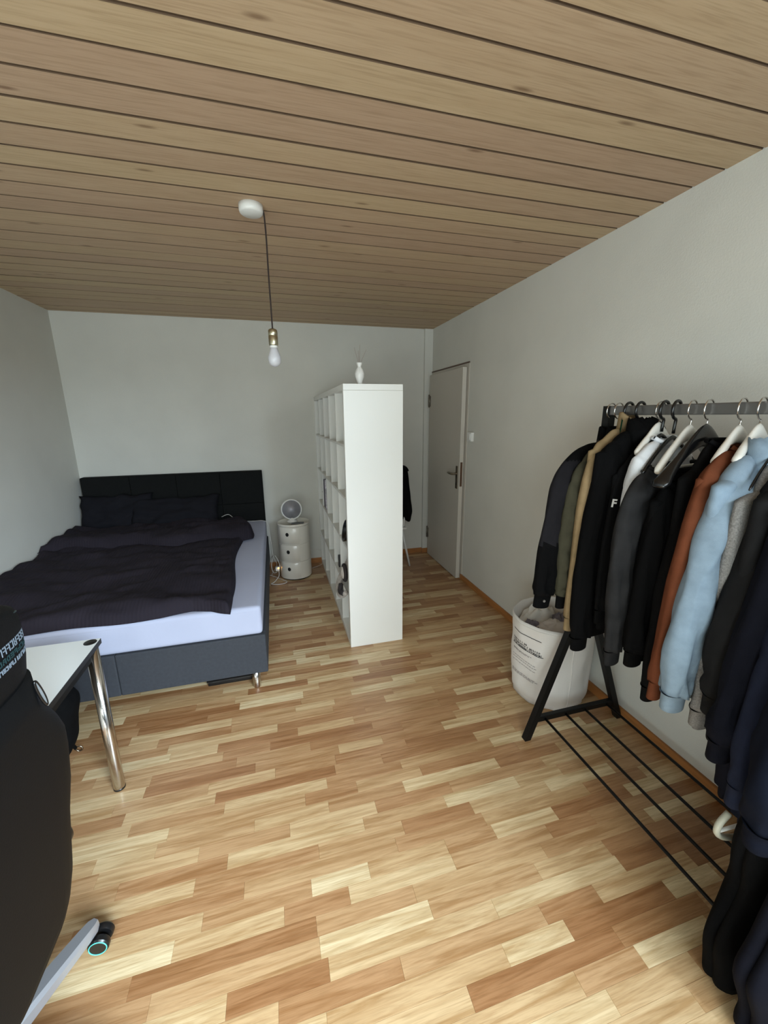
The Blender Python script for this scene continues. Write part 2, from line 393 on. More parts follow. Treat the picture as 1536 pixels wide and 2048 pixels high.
for (x, y) in ((-.205, 2.285), (-1.66, 2.285), (-.205, 4.15), (-1.66, 4.15)):
    lathe('bed_leg', [(.021, 0), (.022, .004), (.027, .146), (0, .146)], M_chrome, bed, 24, (x+.93, y-3.2, 0))
# mattress with white sheet
mt = box('mattress', -1.748, -.140, 2.207, 4.245, .393, .570, M_sheet, None, .035, 5); autosmooth(mt, 1.2)
tag(mt, 'thick mattress in a white fitted sheet on the charcoal bed', 'mattress')
# the fitted sheet's soft seam
sm = tube('sheet_seam', [(-1.745, 2.2085, .545), (-.175, 2.2085, .545), (-.1435, 2.24, .545), (-.1415, 4.24, .545)], .0018, M_sheet, mt, 6)
# duvet
M_duv = mat('anthracite_duvet', (39, 35, 42), .9, var=.12, vscale=4, spec=.12)
nt = M_duv.node_tree; N = nt.nodes; b = N['Principled BSDF']; tc = N.new('ShaderNodeTexCoord')
wv = N.new('ShaderNodeTexWave'); wv.wave_type = 'BANDS'; wv.bands_direction = 'X'; wv.inputs['Scale'].default_value = 17; wv.inputs['Distortion'].default_value = 1.2; wv.inputs['Detail'].default_value = 2
nn = N.new('ShaderNodeTexNoise'); nn.inputs['Scale'].default_value = 28
ad = N.new('ShaderNodeMath'); ad.operation = 'ADD'; bp = N.new('ShaderNodeBump'); bp.inputs['Strength'].default_value = .3; bp.inputs['Distance'].default_value = .004
nt.links.new(tc.outputs['Object'], wv.inputs[0]); nt.links.new(tc.outputs['Object'], nn.inputs[0]); nt.links.new(wv.outputs['Fac'], ad.inputs[0]); nt.links.new(nn.outputs['Fac'], ad.inputs[1])
nt.links.new(ad.outputs[0], bp.inputs['Height']); nt.links.new(bp.outputs[0], b.inputs['Normal'])
def cloth_slab(name, fx0, fx1, fy0, fy1, top, under, NX, NY, m, parent=None, edge=.05):
    """closed puffy slab: fx0(v) .. fx1(v) by fy0(u) .. fy1(u), top(x, y, e) and under(x, y) give heights"""
    Vt, Vb = [], []
    for j in range(NY+1):
        for i in range(NX+1):
            u, v = i/NX, j/NY
            x = fx0(v)*(1-u)+fx1(v)*u; y = fy0(u)*(1-v)+fy1(u)*v
            d = min(x-fx0(v), fx1(v)-x, y-fy0(u), fy1(u)-y)
            e = min(1, max(0, d)/edge); e = math.sqrt(max(0, 1-(1-e)**2))
            zb = under(x, y); Vt.append((x, y, zb+.004+(top(x, y)-zb)*e)); Vb.append((x, y, zb))
    n = len(Vt); F = []
    for j in range(NY):
        for i in range(NX):
            a = j*(NX+1)+i; F.append((a, a+1, a+NX+2, a+NX+1)); F.append((n+a, n+a+NX+1, n+a+NX+2, n+a+1))
    rim = [i for i in range(NX+1)] + [j*(NX+1)+NX for j in range(1, NY+1)] + [NY*(NX+1)+i for i in range(NX-1, -1, -1)] + [j*(NX+1) for j in range(NY-1, 0, -1)]
    for k in range(len(rim)):
        a, b2 = rim[k], rim[(k+1) % len(rim)]; F.append((a, n+a, n+b2, b2))
    return mesh(name, Vt+Vb, F, m, parent, True)
MZ = .572
def duv_top(x, y):
    base = MZ+.052
    left = max(0, (-1.25-x)/.5)
    z = base + .045*min(1, left)**1.5 * (.6+.4*math.sin(y*3))
    z += .020*nz(x*2.2, y*3.5, 1) + .013*nz(x*4+3+y*3, y*8, 2) + .008*nz(x*12+y*5, y*7, 4) + .028*(abs(nz(x*3+y*2, y*5-x, 12))-.2) + .012*(abs(nz(x*7-y*3, y*9, 21))-.2)
    z += .010*math.sin(14*(y+.5*x)+3*nz(x*1.5, y*1.5, 9))*max(0, min(1, (2.9-y)/.5))
    dd = abs(y-(2.34+.10*nz(x*2, 0, 3)+.05*x)); z += .018*math.exp(-(dd/.05)**2)
    dd = abs((y-2.6)-.6*(x+.9)); z += .010*math.exp(-(dd/.035)**2)
    dd = abs((y-2.95)-.3*(x+.6)); z += .008*math.exp(-(dd/.04)**2)
    return z
duvet = cloth_slab('duvet', lambda v: -1.782, lambda v: -.318+.02*math.sin(v*9)-.015*v+.02*max(0, .12-v)/.12,
    lambda u: 2.205+.012*math.sin(u*17)+.030*max(0, 1-abs(u-.86)/.1) - .045*max(0, (u-.93)/.07), lambda u: 3.98, duv_top, lambda x, y: MZ, 110, 120, M_duv, edge=.045)
tag(duvet, 'dark anthracite seersucker duvet spread over the white mattress', 'duvet')
def fold_top(x, y):
    return duv_top(x, y) + .060 + .022*nz(x*3, y*6, 7)+.012*nz(x*9, y*12, 5) + .02*math.exp(-((y-3.62)/.08)**2)
fo = cloth_slab('folded_hem', lambda v: -1.784, lambda v: -.235-.06*v+.02*math.sin(v*5), lambda u: 3.44+.05*math.sin(u*7)+.03*math.sin(u*19)+.07*u, lambda u: 4.04-.03*math.sin(u*8),
    fold_top, lambda x, y: (duv_top(x, y)-.01 if x < -.37 else MZ+.012), 90, 36, M_duv, duvet, edge=.07)
# pillows
def pillow(name, W, D, T, m, seed, loc, rot):
    NX, NY = 30, 22; V = []
    for s in (1, -1):
        for j in range(NY+1):
            for i in range(NX+1):
                u, v = 2*i/NX-1, 2*j/NY-1
                th = max(0, (1-abs(u)**3.2))**.55*max(0, (1-abs(v)**3.2))**.55
                pinch = 1-.07*(1-abs(u*v))*0
                x = u*W/2*(1-.07*(1-v*v)*abs(u)**3+0); y2 = v*D/2*(1-.08*(1-u*u)*abs(v)**3)
                z = s*T/2*th*(1+.45*nz(u*1.6+seed, v*1.6, s)) + .03*nz(u*3, v*3, seed+s)*th+.012*nz(u*8, v*7, seed)*th
                x += .02*nz(v*3, u, seed); y2 += .025*nz(u*3, v, seed+3)
                V.append((x, y2, z))
    n = (NX+1)*(NY+1); F = []
    for j in range(NY):
        for i in range(NX):
            a = j*(NX+1)+i; F.append((a, a+1, a+NX+2, a+NX+1)); F.append((n+a, n+a+NX+1, n+a+NX+2, n+a+1))
    o = mesh(name, V, F, m, None, True, loc, rot)
    bm = bmesh.new(); bm.from_mesh(o.data); bmesh.ops.remove_doubles(bm, verts=bm.verts, dist=.0004); bmesh.ops.recalc_face_normals(bm, faces=bm.faces); bm.to_mesh(o.data); bm.free()
    return o
M_pil = mat('black_pillowcase', (25, 25, 30), .9, spec=.12, var=.1, vscale=10)
p1 = pillow('pillow', .62, .38, .13, M_pil, 1, (-1.46, 4.145, .755), (math.radians(70), 0, 0))
tag(p1, 'dark pillow upright against the headboard in the wall-side corner', 'pillow', 'dark pillows on the bed')
p2 = pillow('pillow', .80, .36, .15, M_pil, 5, (-.955, 4.10, .73), (math.radians(58), 0, math.radians(1)))
tag(p2, 'wide dark crumpled pillow leaning in the middle of the headboard', 'pillow', 'dark pillows on the bed')
# thin charging lead lying on the mattress and down to the floor
tag(tube('charging_cable', smoothpath([(-.56, 4.17, .655), (-.50, 4.20, .668), (-.45, 4.17, .64), (-.38, 4.20, .590), (-.27, 4.215, .576), (-.165, 4.20, .576), (-.118, 4.17, .545), (-.105, 4.12, .42), (-.095, 4.10, .30), (-.09, 4.11, .20), (-.06, 4.15, .10), (-.10, 4.16, .02), (-.12, 4.10, .006)], 90), .0028, M_cable, None, 6),
    'thin white charging cable hanging over the edge of the mattress', 'cable')
# black flat box beneath
ub = box('underbed_tray', -.50, -.24, 2.36, 2.66, 0, .030, M_blackplastic, None, .008); tag(ub, 'flat black box lying on the floor under the bed end', 'box')
mesh('lid', *boxvf(-.505, -.235, 2.355, 2.665, .030, .037), M_blackplastic, ub)

# ------------------------------------------------------------------ bedside drum cabinet
DX, DYc, DR = .135, 4.045, .160
t = thing('drum_cabinet', 'round ivory three-tier bedside cabinet with dark finger holes beside the bed', 'cabinet', (DX, DYc, 0), -.35)
lathe('plinth', [(DR-.012, 0), (DR-.010, .014), (0, .014)], M_blackplastic, t, 64)
HA = math.radians(-118)-(-.35)
for k in range(3):
    z0 = .014+k*.183; z1 = z0+.182
    lathe('tier', [(DR-.0015, z0), (DR, z0+.001), (DR, z1-.001), (DR-.0015, z1), (DR-.02, z1)], M_cream, t, 72, smooth=False)
    a0, a1 = HA-.55, HA+.75
    # sliding door panel, proud by a millimetre, with its finger hole
    rings = []
    n = 24
    V = []
    for i in range(n+1):
        a = a0+(a1-a0)*i/n
        for (r, z) in ((DR+.0005, z0+.008), (DR+.0022, z0+.010), (DR+.0022, z1-.010), (DR+.0005, z1-.008)): V.append((r*math.cos(a), r*math.sin(a), z))
    F = [(i*4+j, (i+1)*4+j, (i+1)*4+j+1, i*4+j+1) for i in range(n) for j in range(3)]
    d = mesh('sliding_door', V, F, M_cream, t, True)
    ha = HA+.02; zc = (z0+z1)/2+.018
    V = [(math.cos(ha)*(DR+.0030), math.sin(ha)*(DR+.0030), zc)]
    for i in range(20):
        b2 = 2*PI*i/20; aa = ha+.017*math.cos(b2)/DR; V.append(((DR+.0030)*math.cos(aa), (DR+.0030)*math.sin(aa), zc+.020*math.sin(b2)))
    mesh('finger_hole', V, [(0, 1+i, 1+(i+1) % 20) for i in range(20)], M_dark, d)
lathe('top_tray', [(DR-.02, .563), (DR+.001, .563), (DR+.003, .568), (DR+.003, .585), (DR-.001, .588), (DR-.006, .584), (DR-.008, .572), (0, .570)], M_cream, t, 72)
# round mirror
t = thing('table_mirror', 'round white-rimmed vanity mirror on a small foot on top of the drum cabinet', 'mirror', (.125, 4.03, .570), -.05)
TR = .100; zc = .146; tilt = math.radians(-6)
lathe('mirror_foot', [(.052, .018), (.052, .026), (.046, .034), (.032, .040), (.026, .055), (.02, .06)], M_whiteplastic, t, 36)
ring = [(0, 0)]
V, F = lathevf([(TR-.010, -.006), (TR-.004, -.015), (TR+.004, -.012), (TR+.006, 0), (TR+.003, .010), (TR-.05, .020), (1e-5, .024)], 56)
Rm = Matrix.Rotation(-PI/2+tilt, 4, 'X')
mesh('mirror_rim', [Rm @ Vector(v)+Vector((0, 0, zc)) for v in V], F, M_whiteplastic, t, True)
V, F = lathevf([(1e-5, .004)]+[(TR*.96*i/10, .004-.014*(i/10)**2) for i in range(1, 11)], 56)
mesh('mirror_glass', [Rm @ Vector(v)+Vector((0, 0, zc)) for v in V], F, mat('pale_glossy_glass', (196, 196, 206), .12, .15), t, True)
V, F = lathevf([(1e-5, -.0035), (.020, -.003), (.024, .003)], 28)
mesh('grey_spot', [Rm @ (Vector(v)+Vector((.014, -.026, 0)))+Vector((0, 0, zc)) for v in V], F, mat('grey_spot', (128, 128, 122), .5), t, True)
ph = box('remote', .11, .235, 3.915, 3.950, .5885, .598, M_blackplastic, None, .003); ph.rotation_euler = (0, 0, 0)
tag(ph, 'thin black device lying on the front edge of the drum cabinet top', 'remote control')

# cords by the bed
cord = tube('extension_cord', smoothpath([(-.14, 4.28, .05), (-.115, 4.20, .16), (-.075, 4.10, .215), (-.040, 4.06, .16), (-.032, 4.03, .115), (-.05, 4.05, .06), (-.10, 4.10, .03), (-.115, 4.16, .10), (-.085, 4.18, .19)], 60), .0035, M_cable, None, 8)
tag(cord, 'white power cord looped between bed and drum cabinet with glowing plug', 'cord')
pg = box('plug', -.075, -.035, 4.015, 4.055, .075, .115, M_whiteplastic, cord, .005)
box('power_light', -.050, -.038, 4.008, 4.0155, .100, .112, mat('orange_power_light', (255, 190, 90), .4, emit=((255, 180, 80), 6)), cord, .002)
tube('lead', smoothpath([(-.045, 4.03, .08), (-.045, 3.97, .04), (-.09, 3.90, .008), (-.125, 3.86, .005), (-.06, 3.83, .005), (.00, 3.835, .005), (.03, 3.875, .005), (-.01, 3.93, .005), (-.07, 4.02, .005), (-.14, 4.10, .005)], 60), .0035, M_cable, cord, 8)
tag(tube('thin_cable', smoothpath([(.26, 4.13, .006), (.31, 4.17, .006), (.38, 4.22, .006), (.432, 4.27, .01), (.44, 4.32, .06), (.428, 4.332, .14), (.36, 4.338, .165), (.28, 4.338, .16)], 50), .0025, M_cable, None, 6),
    'thin white cable running from the drum cabinet behind the white shelf', 'cable')

# ------------------------------------------------------------------ cube shelf
SX, SY, SS, SWd = .435, 2.538, 1.824, .390
t = thing('cube_shelf', 'tall white open cube shelf standing as a room divider', 'shelf', (SX, SY, 0))
TH = .0385; th = .016; cell = (SS-2*TH-4*th)/5
box('side_panel', 0, SWd, 0, TH, 0, SS-TH-.0006, M_white, t, .0015, 1)
box('side_panel', 0, SWd, SS-TH, SS, 0, SS-TH-.0006, M_white, t, .0015, 1)
box('top_panel', 0, SWd, 0, SS, SS-TH, SS, M_white, t, .0015, 1)
box('bottom_panel', 0, SWd, TH, SS-TH, 0, TH, M_white, t, .0015, 1)
M_shin = mat('white_shelf_inner', (222, 222, 218), .4)
ys = []; zs = []
for k in range(4):
    y0 = TH+cell*(k+1)+th*k; ys.append(y0)
    z0 = TH+cell*(k+1)+th*k; zs.append(z0)
    box('shelf_board', .003, SWd-.003, TH, SS-TH, z0, z0+th, M_shin, t, .001, 1)
for k in range(4):
    for r in range(5):
        zb = TH+r*(cell+th)
        box('divider', .004, SWd-.004, ys[k], ys[k]+th, zb, zb+cell, M_shin, t, .001, 1)
def ctr(c): return SY+TH+c*(cell+th)+cell/2
def bot(r): return TH+r*(cell+th)
# vase with dried stems on top
t = thing('bud_vase', 'small white waisted vase holding faint dry stems on top of the shelf', 'vase', (.555, 2.60, SS))
lathe('vase_body', [(.014, 0), (.017, .004), (.019, .02), (.028, .045), (.030, .065), (.024, .088), (.013, .103), (.012, .110), (.019, .128), (.020, .131), (.015, .128), (.009, .108)], M_whiteplastic, t, 36)
M_twig = mat('dried_twig', (150, 118, 108), .8)
for k, (dx, dy, hh) in enumerate(((-.03, .0, .22), (.01, .02, .24), (.045, -.01, .21), (-.01, -.02, .20))):
    s = tube('dry_stem', smoothpath([(0, 0, .08), (dx*.3, dy*.3, .14), (dx, dy, hh)], 8), .0008, M_twig, t, 5)
# objects in the shelf
M_red = mat('red_cover', (150, 28, 48), .5)
o = box('paperback', .0, .15, 0, .025, 0, .20, M_red, None, .001, 1, loc=(SX+.02, SY+TH+2*(cell+th)+.012, bot(4)+.0)); tag(o, 'thin red book standing in the top row of the shelf', 'book')
mesh('page_block', *boxvf(.003, .148, .003, .022, .2, .2005), M_white, o)
o = box('flat_box', 0, .18, 0, .16, 0, .022, mat('dark_brown_box', (60, 48, 44), .6), None, .002, loc=(SX+.03, SY+TH+3*(cell+th)+.02, bot(4))); tag(o, 'small flat dark box lying in the top row of the shelf', 'box')
mesh('lid', *boxvf(-.002, .182, -.002, .162, .022, .027), MATS['dark_brown_box'], o)
o = lathe('round_bowl', [(.03, 0), (.05, .01), (.07, .05), (.078, .085), (.074, .085), (.066, .05), (.045, .016), (0, .012)], mat('black_gloss', (14, 14, 15), .25), None, 40, loc=(SX+.058, SY+TH+.085, bot(2)+.002), rot=(0, 0, 0))
o.rotation_euler = (0, math.radians(-78), 0); o.location = (SX+.085, SY+TH+.095, bot(2)+.083)
tag(o, 'round black bowl turned on its side at the front of the shelf', 'bowl')
lathe('bowl_inner', [(0, .03), (.03, .034), (.045, .05)], mat('grey_bowl_inside', (70, 68, 66), .4), o, 24)
for k, (hh, c, w_) in enumerate(((.29, (196, 192, 200), .010), (.27, (150, 140, 150), .014), (.28, (98, 92, 104), .010), (.26, (170, 160, 168), .012), (.28, (84, 80, 96), .012))):
    o = box('magazine', 0, .21, 0, w_, 0, hh, mat('magazine_cover_%d' % k, c, .5, var=.5, vscale=40), None, .0005, 1, loc=(SX+.012+.004*(k % 2), SY+TH+3*(cell+th)+.17+.028*k, bot(2)))
    nm = ('pale grey magazine', 'mauve grey magazine', 'dark violet magazine', 'pinkish magazine', 'slate blue magazine')[k]
    tag(o, nm+' standing in the middle row near the far end of the shelf', 'magazine', 'magazines standing in the shelf')
    mesh('pages', *boxvf(.004, .207, .002, w_-.002, hh, hh+.0004), M_white, o)
o = box('storage_tin', 0, .09, 0, .07, 0, .12, mat('black_tin', (24, 24, 26), .4), None, .006, loc=(SX+.02, SY+TH+3*(cell+th)+.25, bot(3-0)-.001+.001)); tag(o, 'small black tin in the upper middle row of the shelf', 'tin')
mesh('lid', *boxvf(-.002, .092, -.002, .072, .12, .132), MATS['black_tin'], o)
o.location.z = bot(2)+.0; o.location.y = SY+TH+4*(cell+th)+.03; o.location.x = SX+.015
mesh('label_plate', *boxvf(-.001, 0, .02, .05, .03, .08), M_dark, o)
o = box('black_case', 0, .12, 0, .05, 0, .10, MATS['black_tin'], None, .008, loc=(SX+.02, SY+TH+1*(cell+th)+.20, bot(1))); tag(o, 'small black case in the lower rows of the shelf', 'case')
mesh('clasp', *boxvf(-.002, 0, .02, .03, .045, .06), M_nickel, o)
# rolled fleece blanket, coil seen end-on
M_fleece = mat('taupe_fleece', (150, 142, 134), .95, var=.25, vscale=40, bump=.5, bscale=120, sheen=.3)
M_fleece2 = mat('dark_fleece', (46, 40, 40), .95, var=.2, vscale=30)
M_fleece3 = mat('cream_fleece', (206, 198, 190), .95, var=.1, vscale=30)
t = thing('fleece_blanket', 'rolled taupe, black and cream fleece blanket bulging out of the shelf', 'blanket', (SX+.0, SY+TH+.16, bot(1)))
def roll(name, cy, cz, ra, rb, x0, x1, m):
    rings = []
    for k in range(10):
        x = x0+(x1-x0)*k/9; e = math.sin(PI*min(1, (k+.6)/3)/2) if k < 3 else 1
        rings.append([(x, cy+(ra*e)*math.cos(a)*(1+.08*nz(math.cos(a)*2, math.sin(a)*2, x*8)), cz+(rb*e)*math.sin(a)*(1+.08*nz(math.cos(a)*2+5, math.sin(a)*2, x*8))) for a in [2*PI*q/28 for q in range(28)]])
    V, F = loftvf(rings); return mesh(name, V, F, m, t, True)
roll('outer_wrap', 0, .128, .115, .125, -.005, .34, M_fleece)
def coil(name, cy, cz, r, w_, m, x):
    pts = [(x, cy+r*math.cos(a), cz+r*math.sin(a)) for a in [2*PI*q/28 for q in range(29)]]
    V, F = tubevf(pts, w_, 8, caps=(False, False)); return mesh(name, V, F, m, t, True)
coil('dark_turn', -.035, .125, .055, .014, M_fleece2, -.004)
coil('cream_turn', -.035, .125, .033, .013, M_fleece3, -.012)
coil('dark_core', -.035, .125, .012, .012, M_fleece2, -.008)
tube('hanging_flap', smoothpath([(-.002, .06, .10), (-.03, .05, .02), (-.038, .0, -.02), (-.034, -.07, -.03), (-.01, -.13, .01)], 20), [.018+.012*math.sin(PI*i/20) for i in range(21)], M_fleece, t, 10)
tube('dark_fold', smoothpath([(-.03, -.02, .03), (-.045, -.07, .0), (-.03, -.12, .0)], 12), .018, M_fleece2, t, 10)

# chair with a black jacket beyond the shelf
t = thing('white_chair', 'white chair mostly hidden behind the cube shelf', 'chair', (1.13, 4.12, 0))
box('seat', -.21, .19, -.20, .20, .43, .455, M_whiteplastic, t, .012, 3)
box('backrest', .195, .21, -.14, .14, .60, .98, M_whiteplastic, t, .009, 3)
for sx in (-1, 1):
    for sy in (-1, 1):
        tube('leg', [(sx*.15, sy*.14, .43), (sx*.235, sy*.175, .0)], [.014, .010], M_whiteplastic, t, 12)
for sy in (-1, 1): tube('back_post', [(.165, sy*.15, .44), (.20, sy*.12, .62)], .010, M_whiteplastic, t, 10)
# jacket over the backrest
V = []; rings = []
for i in range(24):
    v = i/23; z = 1.06-.54*v
    wy = .17+.05*math.sin(v*2.5)+.008*math.sin(v*17); tx = .022+.045*v-.02*max(0, v-.85)*6
    rings.append([(1.334+.018*v+(tx+.012)*math.cos(a)*(1+.12*nz(math.cos(a)*2, v*4, 3)), 4.12+(wy-.02)*math.sin(a)*(1+.06*nz(math.sin(a)*3, v*5, 8)), z+.012*math.sin(a*3+v*3)) for a in [2*PI*q/32 for q in range(32)]])
jk = mesh('draped_jacket', *loftvf(rings), M_blackfab, None, True); tag(jk, 'black jacket hung over the back of the hidden white chair', 'jacket')
tube('collar', [(1.350, 4.12+.12*math.cos(a), 1.055+.03*math.sin(a)) for a in [PI*q/12 for q in range(13)]], .016, M_blackfab, jk, 10)

# ------------------------------------------------------------------ desk, backpack, chair
t = thing('desk', 'white table with chrome tube legs and dark edge beside the bed', 'table', (-1.27, 1.34, 0))
TX0, TX1, TY0, TY1, TZ = -.50, .513, -1.02, .413, .735
M_top = mat('white_tabletop', (222, 226, 226), .35)
mesh('tabletop', *boxvf(TX0, TX1, TY0, TY1, TZ-.001, TZ), M_top, t)
mesh('edge_band', *boxvf(TX0-.001, TX1+.001, TY0-.001, TY1+.001, TZ-.022, TZ-.001), mat('dark_edge_band', (30, 30, 31), .5), t)
mesh('apron', *join(boxvf(TX0+.02, TX1-.02, TY1-.045, TY1-.025, TZ-.075, TZ-.022), boxvf(TX1-.045, TX1-.025, TY0+.03, TY1-.045, TZ-.075, TZ-.022), boxvf(TX0+.02, TX1-.02, TY0+.025, TY0+.045, TZ-.075, TZ-.022)), M_blackmetal, t)
for (sx, sy) in ((TX1-.027, TY1-.027), (TX0+.027, TY1-.027), (TX1-.027, TY0+.027), (TX0+.027, TY0+.027)):
    lg = lathe('leg', [(.020, .0), (.0235, .010), (.0235, TZ-.022), (0, TZ-.022)], M_chrome, t, 28, (sx, sy, 0))
    lathe('leg_cap', [(.0235, TZ+.0003), (.0225, TZ+.0015), (0, TZ+.0015)], M_blackplastic, lg, 28, (sx, sy, 0))
    lathe('foot', [(.021, 0), (.0238, .001), (.0238, .009), (.021, .0098)], M_blackplastic, lg, 28, (sx, sy, 0))
# backpack under the table
rings = []
for i in range(26):
    v = i/25; z = .003+.44*v
    e = (1-abs(2*v-1)**5)**.5 if 0 < v < 1 else .12
    rings.append([(-1.00+.06*v+.10*e+.0-.0*v if False else -1.24+.10*v+.20*e*math.copysign(abs(math.cos(a))**.7, math.cos(a))*(1+.05*nz(math.cos(a), v*4, 1)), 1.90+.10*e*math.copysign(abs(math.sin(a))**.7, math.sin(a))+.02*v, z) for a in [2*PI*q/32 for q in range(32)]])
bk = mesh('backpack', *loftvf(rings), M_blackfab, None, True); tag(bk, 'black backpack on the floor between the white table and the bed', 'backpack')
tube('strap', smoothpath([(-1.02, 1.92, .20), (-1.035, 1.95, .12), (-1.055, 1.98, .06), (-1.06, 2.00, .03)], 20), [.010]*21, M_blackfab, bk, 8, flat=.4)
V, F = tubevf([(-1.048+.014*math.cos(a), 2.005, .020+.014*math.sin(a)) for a in [2*PI*q/16 for q in range(17)]], .003, 6, caps=(False, False))
mesh('strap_ring', V, F, M_nickel, bk, True)

# gaming chair: faces the desk (-x), we see its back edge-on
gc = thing('gaming_chair', 'large black gaming chair with teal piping on a silver star base', 'chair', (-.81, .84, 0))
M_leather = mat('black_leatherette', (10, 11, 13), .6, spec=.2, var=.08, vscale=10, bump=.15, bscale=260)
# backrest: outline in (y, z), thickness along x, leaning a little towards the room
outl = [(1.0, .43), (1.01, .50), (1.06, .60), (1.105, .70), (1.118, .78), (1.112, .85), (1.085, .91), (1.055, .955), (1.032, 1.0), (1.012, 1.05)]
zt = [(.385, .15), (.40, .185), (.45, .222), (.52, .238), (.60, .256), (.68, .290), (.76, .303), (.82, .300), (.87, .274), (.93, .232), (.98, .198), (1.06, .182)]
def lean(z): return .165+.05*(z-.45)
rings = []
for (z, hw) in zt:
    r_ = []
    for q in range(36):
        a = 2*PI*q/36; ca, sa = math.cos(a), math.sin(a)
        yy = .005+hw*math.copysign(abs(ca)**.45, ca)
        tk = .050 if sa > 0 else .055
        xx = lean(z)+tk*math.copysign(abs(sa)**.6, sa)-.03*abs(ca)**3
        r_.append((xx, yy, z))
    rings.append(r_)
back = mesh('backrest', *loftvf(rings), M_leather, gc, True)
rings = []
for (z, hw) in ((1.055, .150), (1.07, .175), (1.11, .186), (1.16, .188), (1.20, .182), (1.225, .165), (1.24, .135)):
    rings.append([(lean(z)+.045*math.copysign(abs(math.sin(a))**.6, math.sin(a))-.02*abs(math.cos(a))**3, .005+hw*math.copysign(abs(math.cos(a))**.5, math.cos(a)), z) for a in [2*PI*q/36 for q in range(36)]])
head = mesh('headrest', *loftvf(rings), M_leather, gc, True)
def head_x(y, hw=.186):
    f = min(.999, abs(y-.005)/hw); return .045*(1-f**4)**.3-.02*f**6
tube('teal_piping', [(lean(1.2)+head_x(.005+.168*(1-2*i/24), .183)-.004, .005+.168*(1-2*i/24), 1.226-.020*abs(1-2*i/24)**4) for i in range(25)], .0022, mat('dark_teal_piping', (52, 72, 74), .5), head, 6)
# lettering band on the headrest: rows of pale stitched strokes, too blurred in the photograph to read
M_stitch = mat('pale_stitching', (120, 132, 144), .6); M_stitch2 = mat('teal_stitching', (26, 58, 62), .6)
rs = random.Random(3)
for row, (zc, hh, mm, st) in enumerate(((1.165, .018, M_stitch, .013), (1.144, .012, M_stitch2, .014), (1.126, .010, M_stitch, .009))):
    parts = []; y0 = .150
    def stroke(ya, yb, za, zb): 
        ym = (ya+yb)/2; xx = lean(zc)+head_x(ym)+.0004
        sl = (head_x(yb)-head_x(ya)); V = [(xx-sl/2, ya, za), (xx+sl/2, yb, za), (xx+sl/2, yb, zb), (xx-sl/2, ya, zb)]
        V = V+[(v[0]+.001, v[1], v[2]) for v in V]; parts.append((V, [(0, 1, 2, 3), (7, 6, 5, 4), (0, 4, 5, 1), (1, 5, 6, 2), (2, 6, 7, 3), (3, 7, 4, 0)]))
    while y0 > -.15:
        wd = st*.72
        stroke(y0-.002, y0, zc-hh/2, zc+hh/2)
        if rs.random() < .75: stroke(y0-wd, y0-.002, zc+hh/2-.003, zc+hh/2)
        if rs.random() < .55: stroke(y0-wd, y0-.002, zc-.0012, zc+.0012)
        if rs.random() < .65: stroke(y0-wd, y0-.002, zc-hh/2, zc-hh/2+.0026)
        if rs.random() < .45: stroke(y0-wd, y0-wd+.002, zc-hh/2, zc+hh/2)
        y0 -= st
    mesh('lettering', *join(*parts), mm, head)
# harness slot trims
for s in (1, -1):
    V, F = tubevf([(lean(.98)+.048, .005+s*.150+.007*math.cos(a)*1.0+s*-.012*math.sin(a), 1.000+.040*math.sin(a)) for a in [2*PI*q/24 for q in range(25)]], .003, 8, caps=(False, False))
    sl = mesh('harness_slot', V, F, M_blackplastic, back, True)
    rr = [[(lean(.98)+.0495, .005+s*.150+.006*math.cos(a)*kk-s*.012*math.sin(a)*kk, 1.000+.037*math.sin(a)*kk) for a in [2*PI*q/20 for q in range(20)]] for kk in (1, .02)]
    mesh('slot_insert', *loftvf(rr, (False, True)), mat('silver_slot', (175, 185, 192), .3, .4), back)
box('seat', -.30, .16, -.20, .20, .38, .48, M_leather, gc, .035, 4)
box('tilt_mechanism', -.12, .10, -.10, .10, .34, .40, M_blackmetal, gc, .01)
tube('gas_lift', [(0, 0, .10), (0, 0, .36)], .028, M_blackmetal, gc, 24)
for s in (1, -1):
    tube('armrest_post', smoothpath([(-.06, s*.20, .39), (-.06, s*.285, .41), (-.06, s*.295, .50), (-.06, s*.295, .62)], 14), .017, M_blackmetal, gc, 10)
    box('armrest_pad', -.20, .06, s*.295-.045, s*.295+.045, .62, .65, M_blackplastic, gc, .012, 3)
lv = lathe('recline_knob', [(.0, -.02), (.028, -.018), (.034, -.008), (.034, .010), (.028, .018), (0, .02)], M_blackplastic, gc, 28, loc=(.165, .212, .515), rot=(PI/2, 0, 0))
A0 = math.atan2(1.12-.84, -.655+.81)
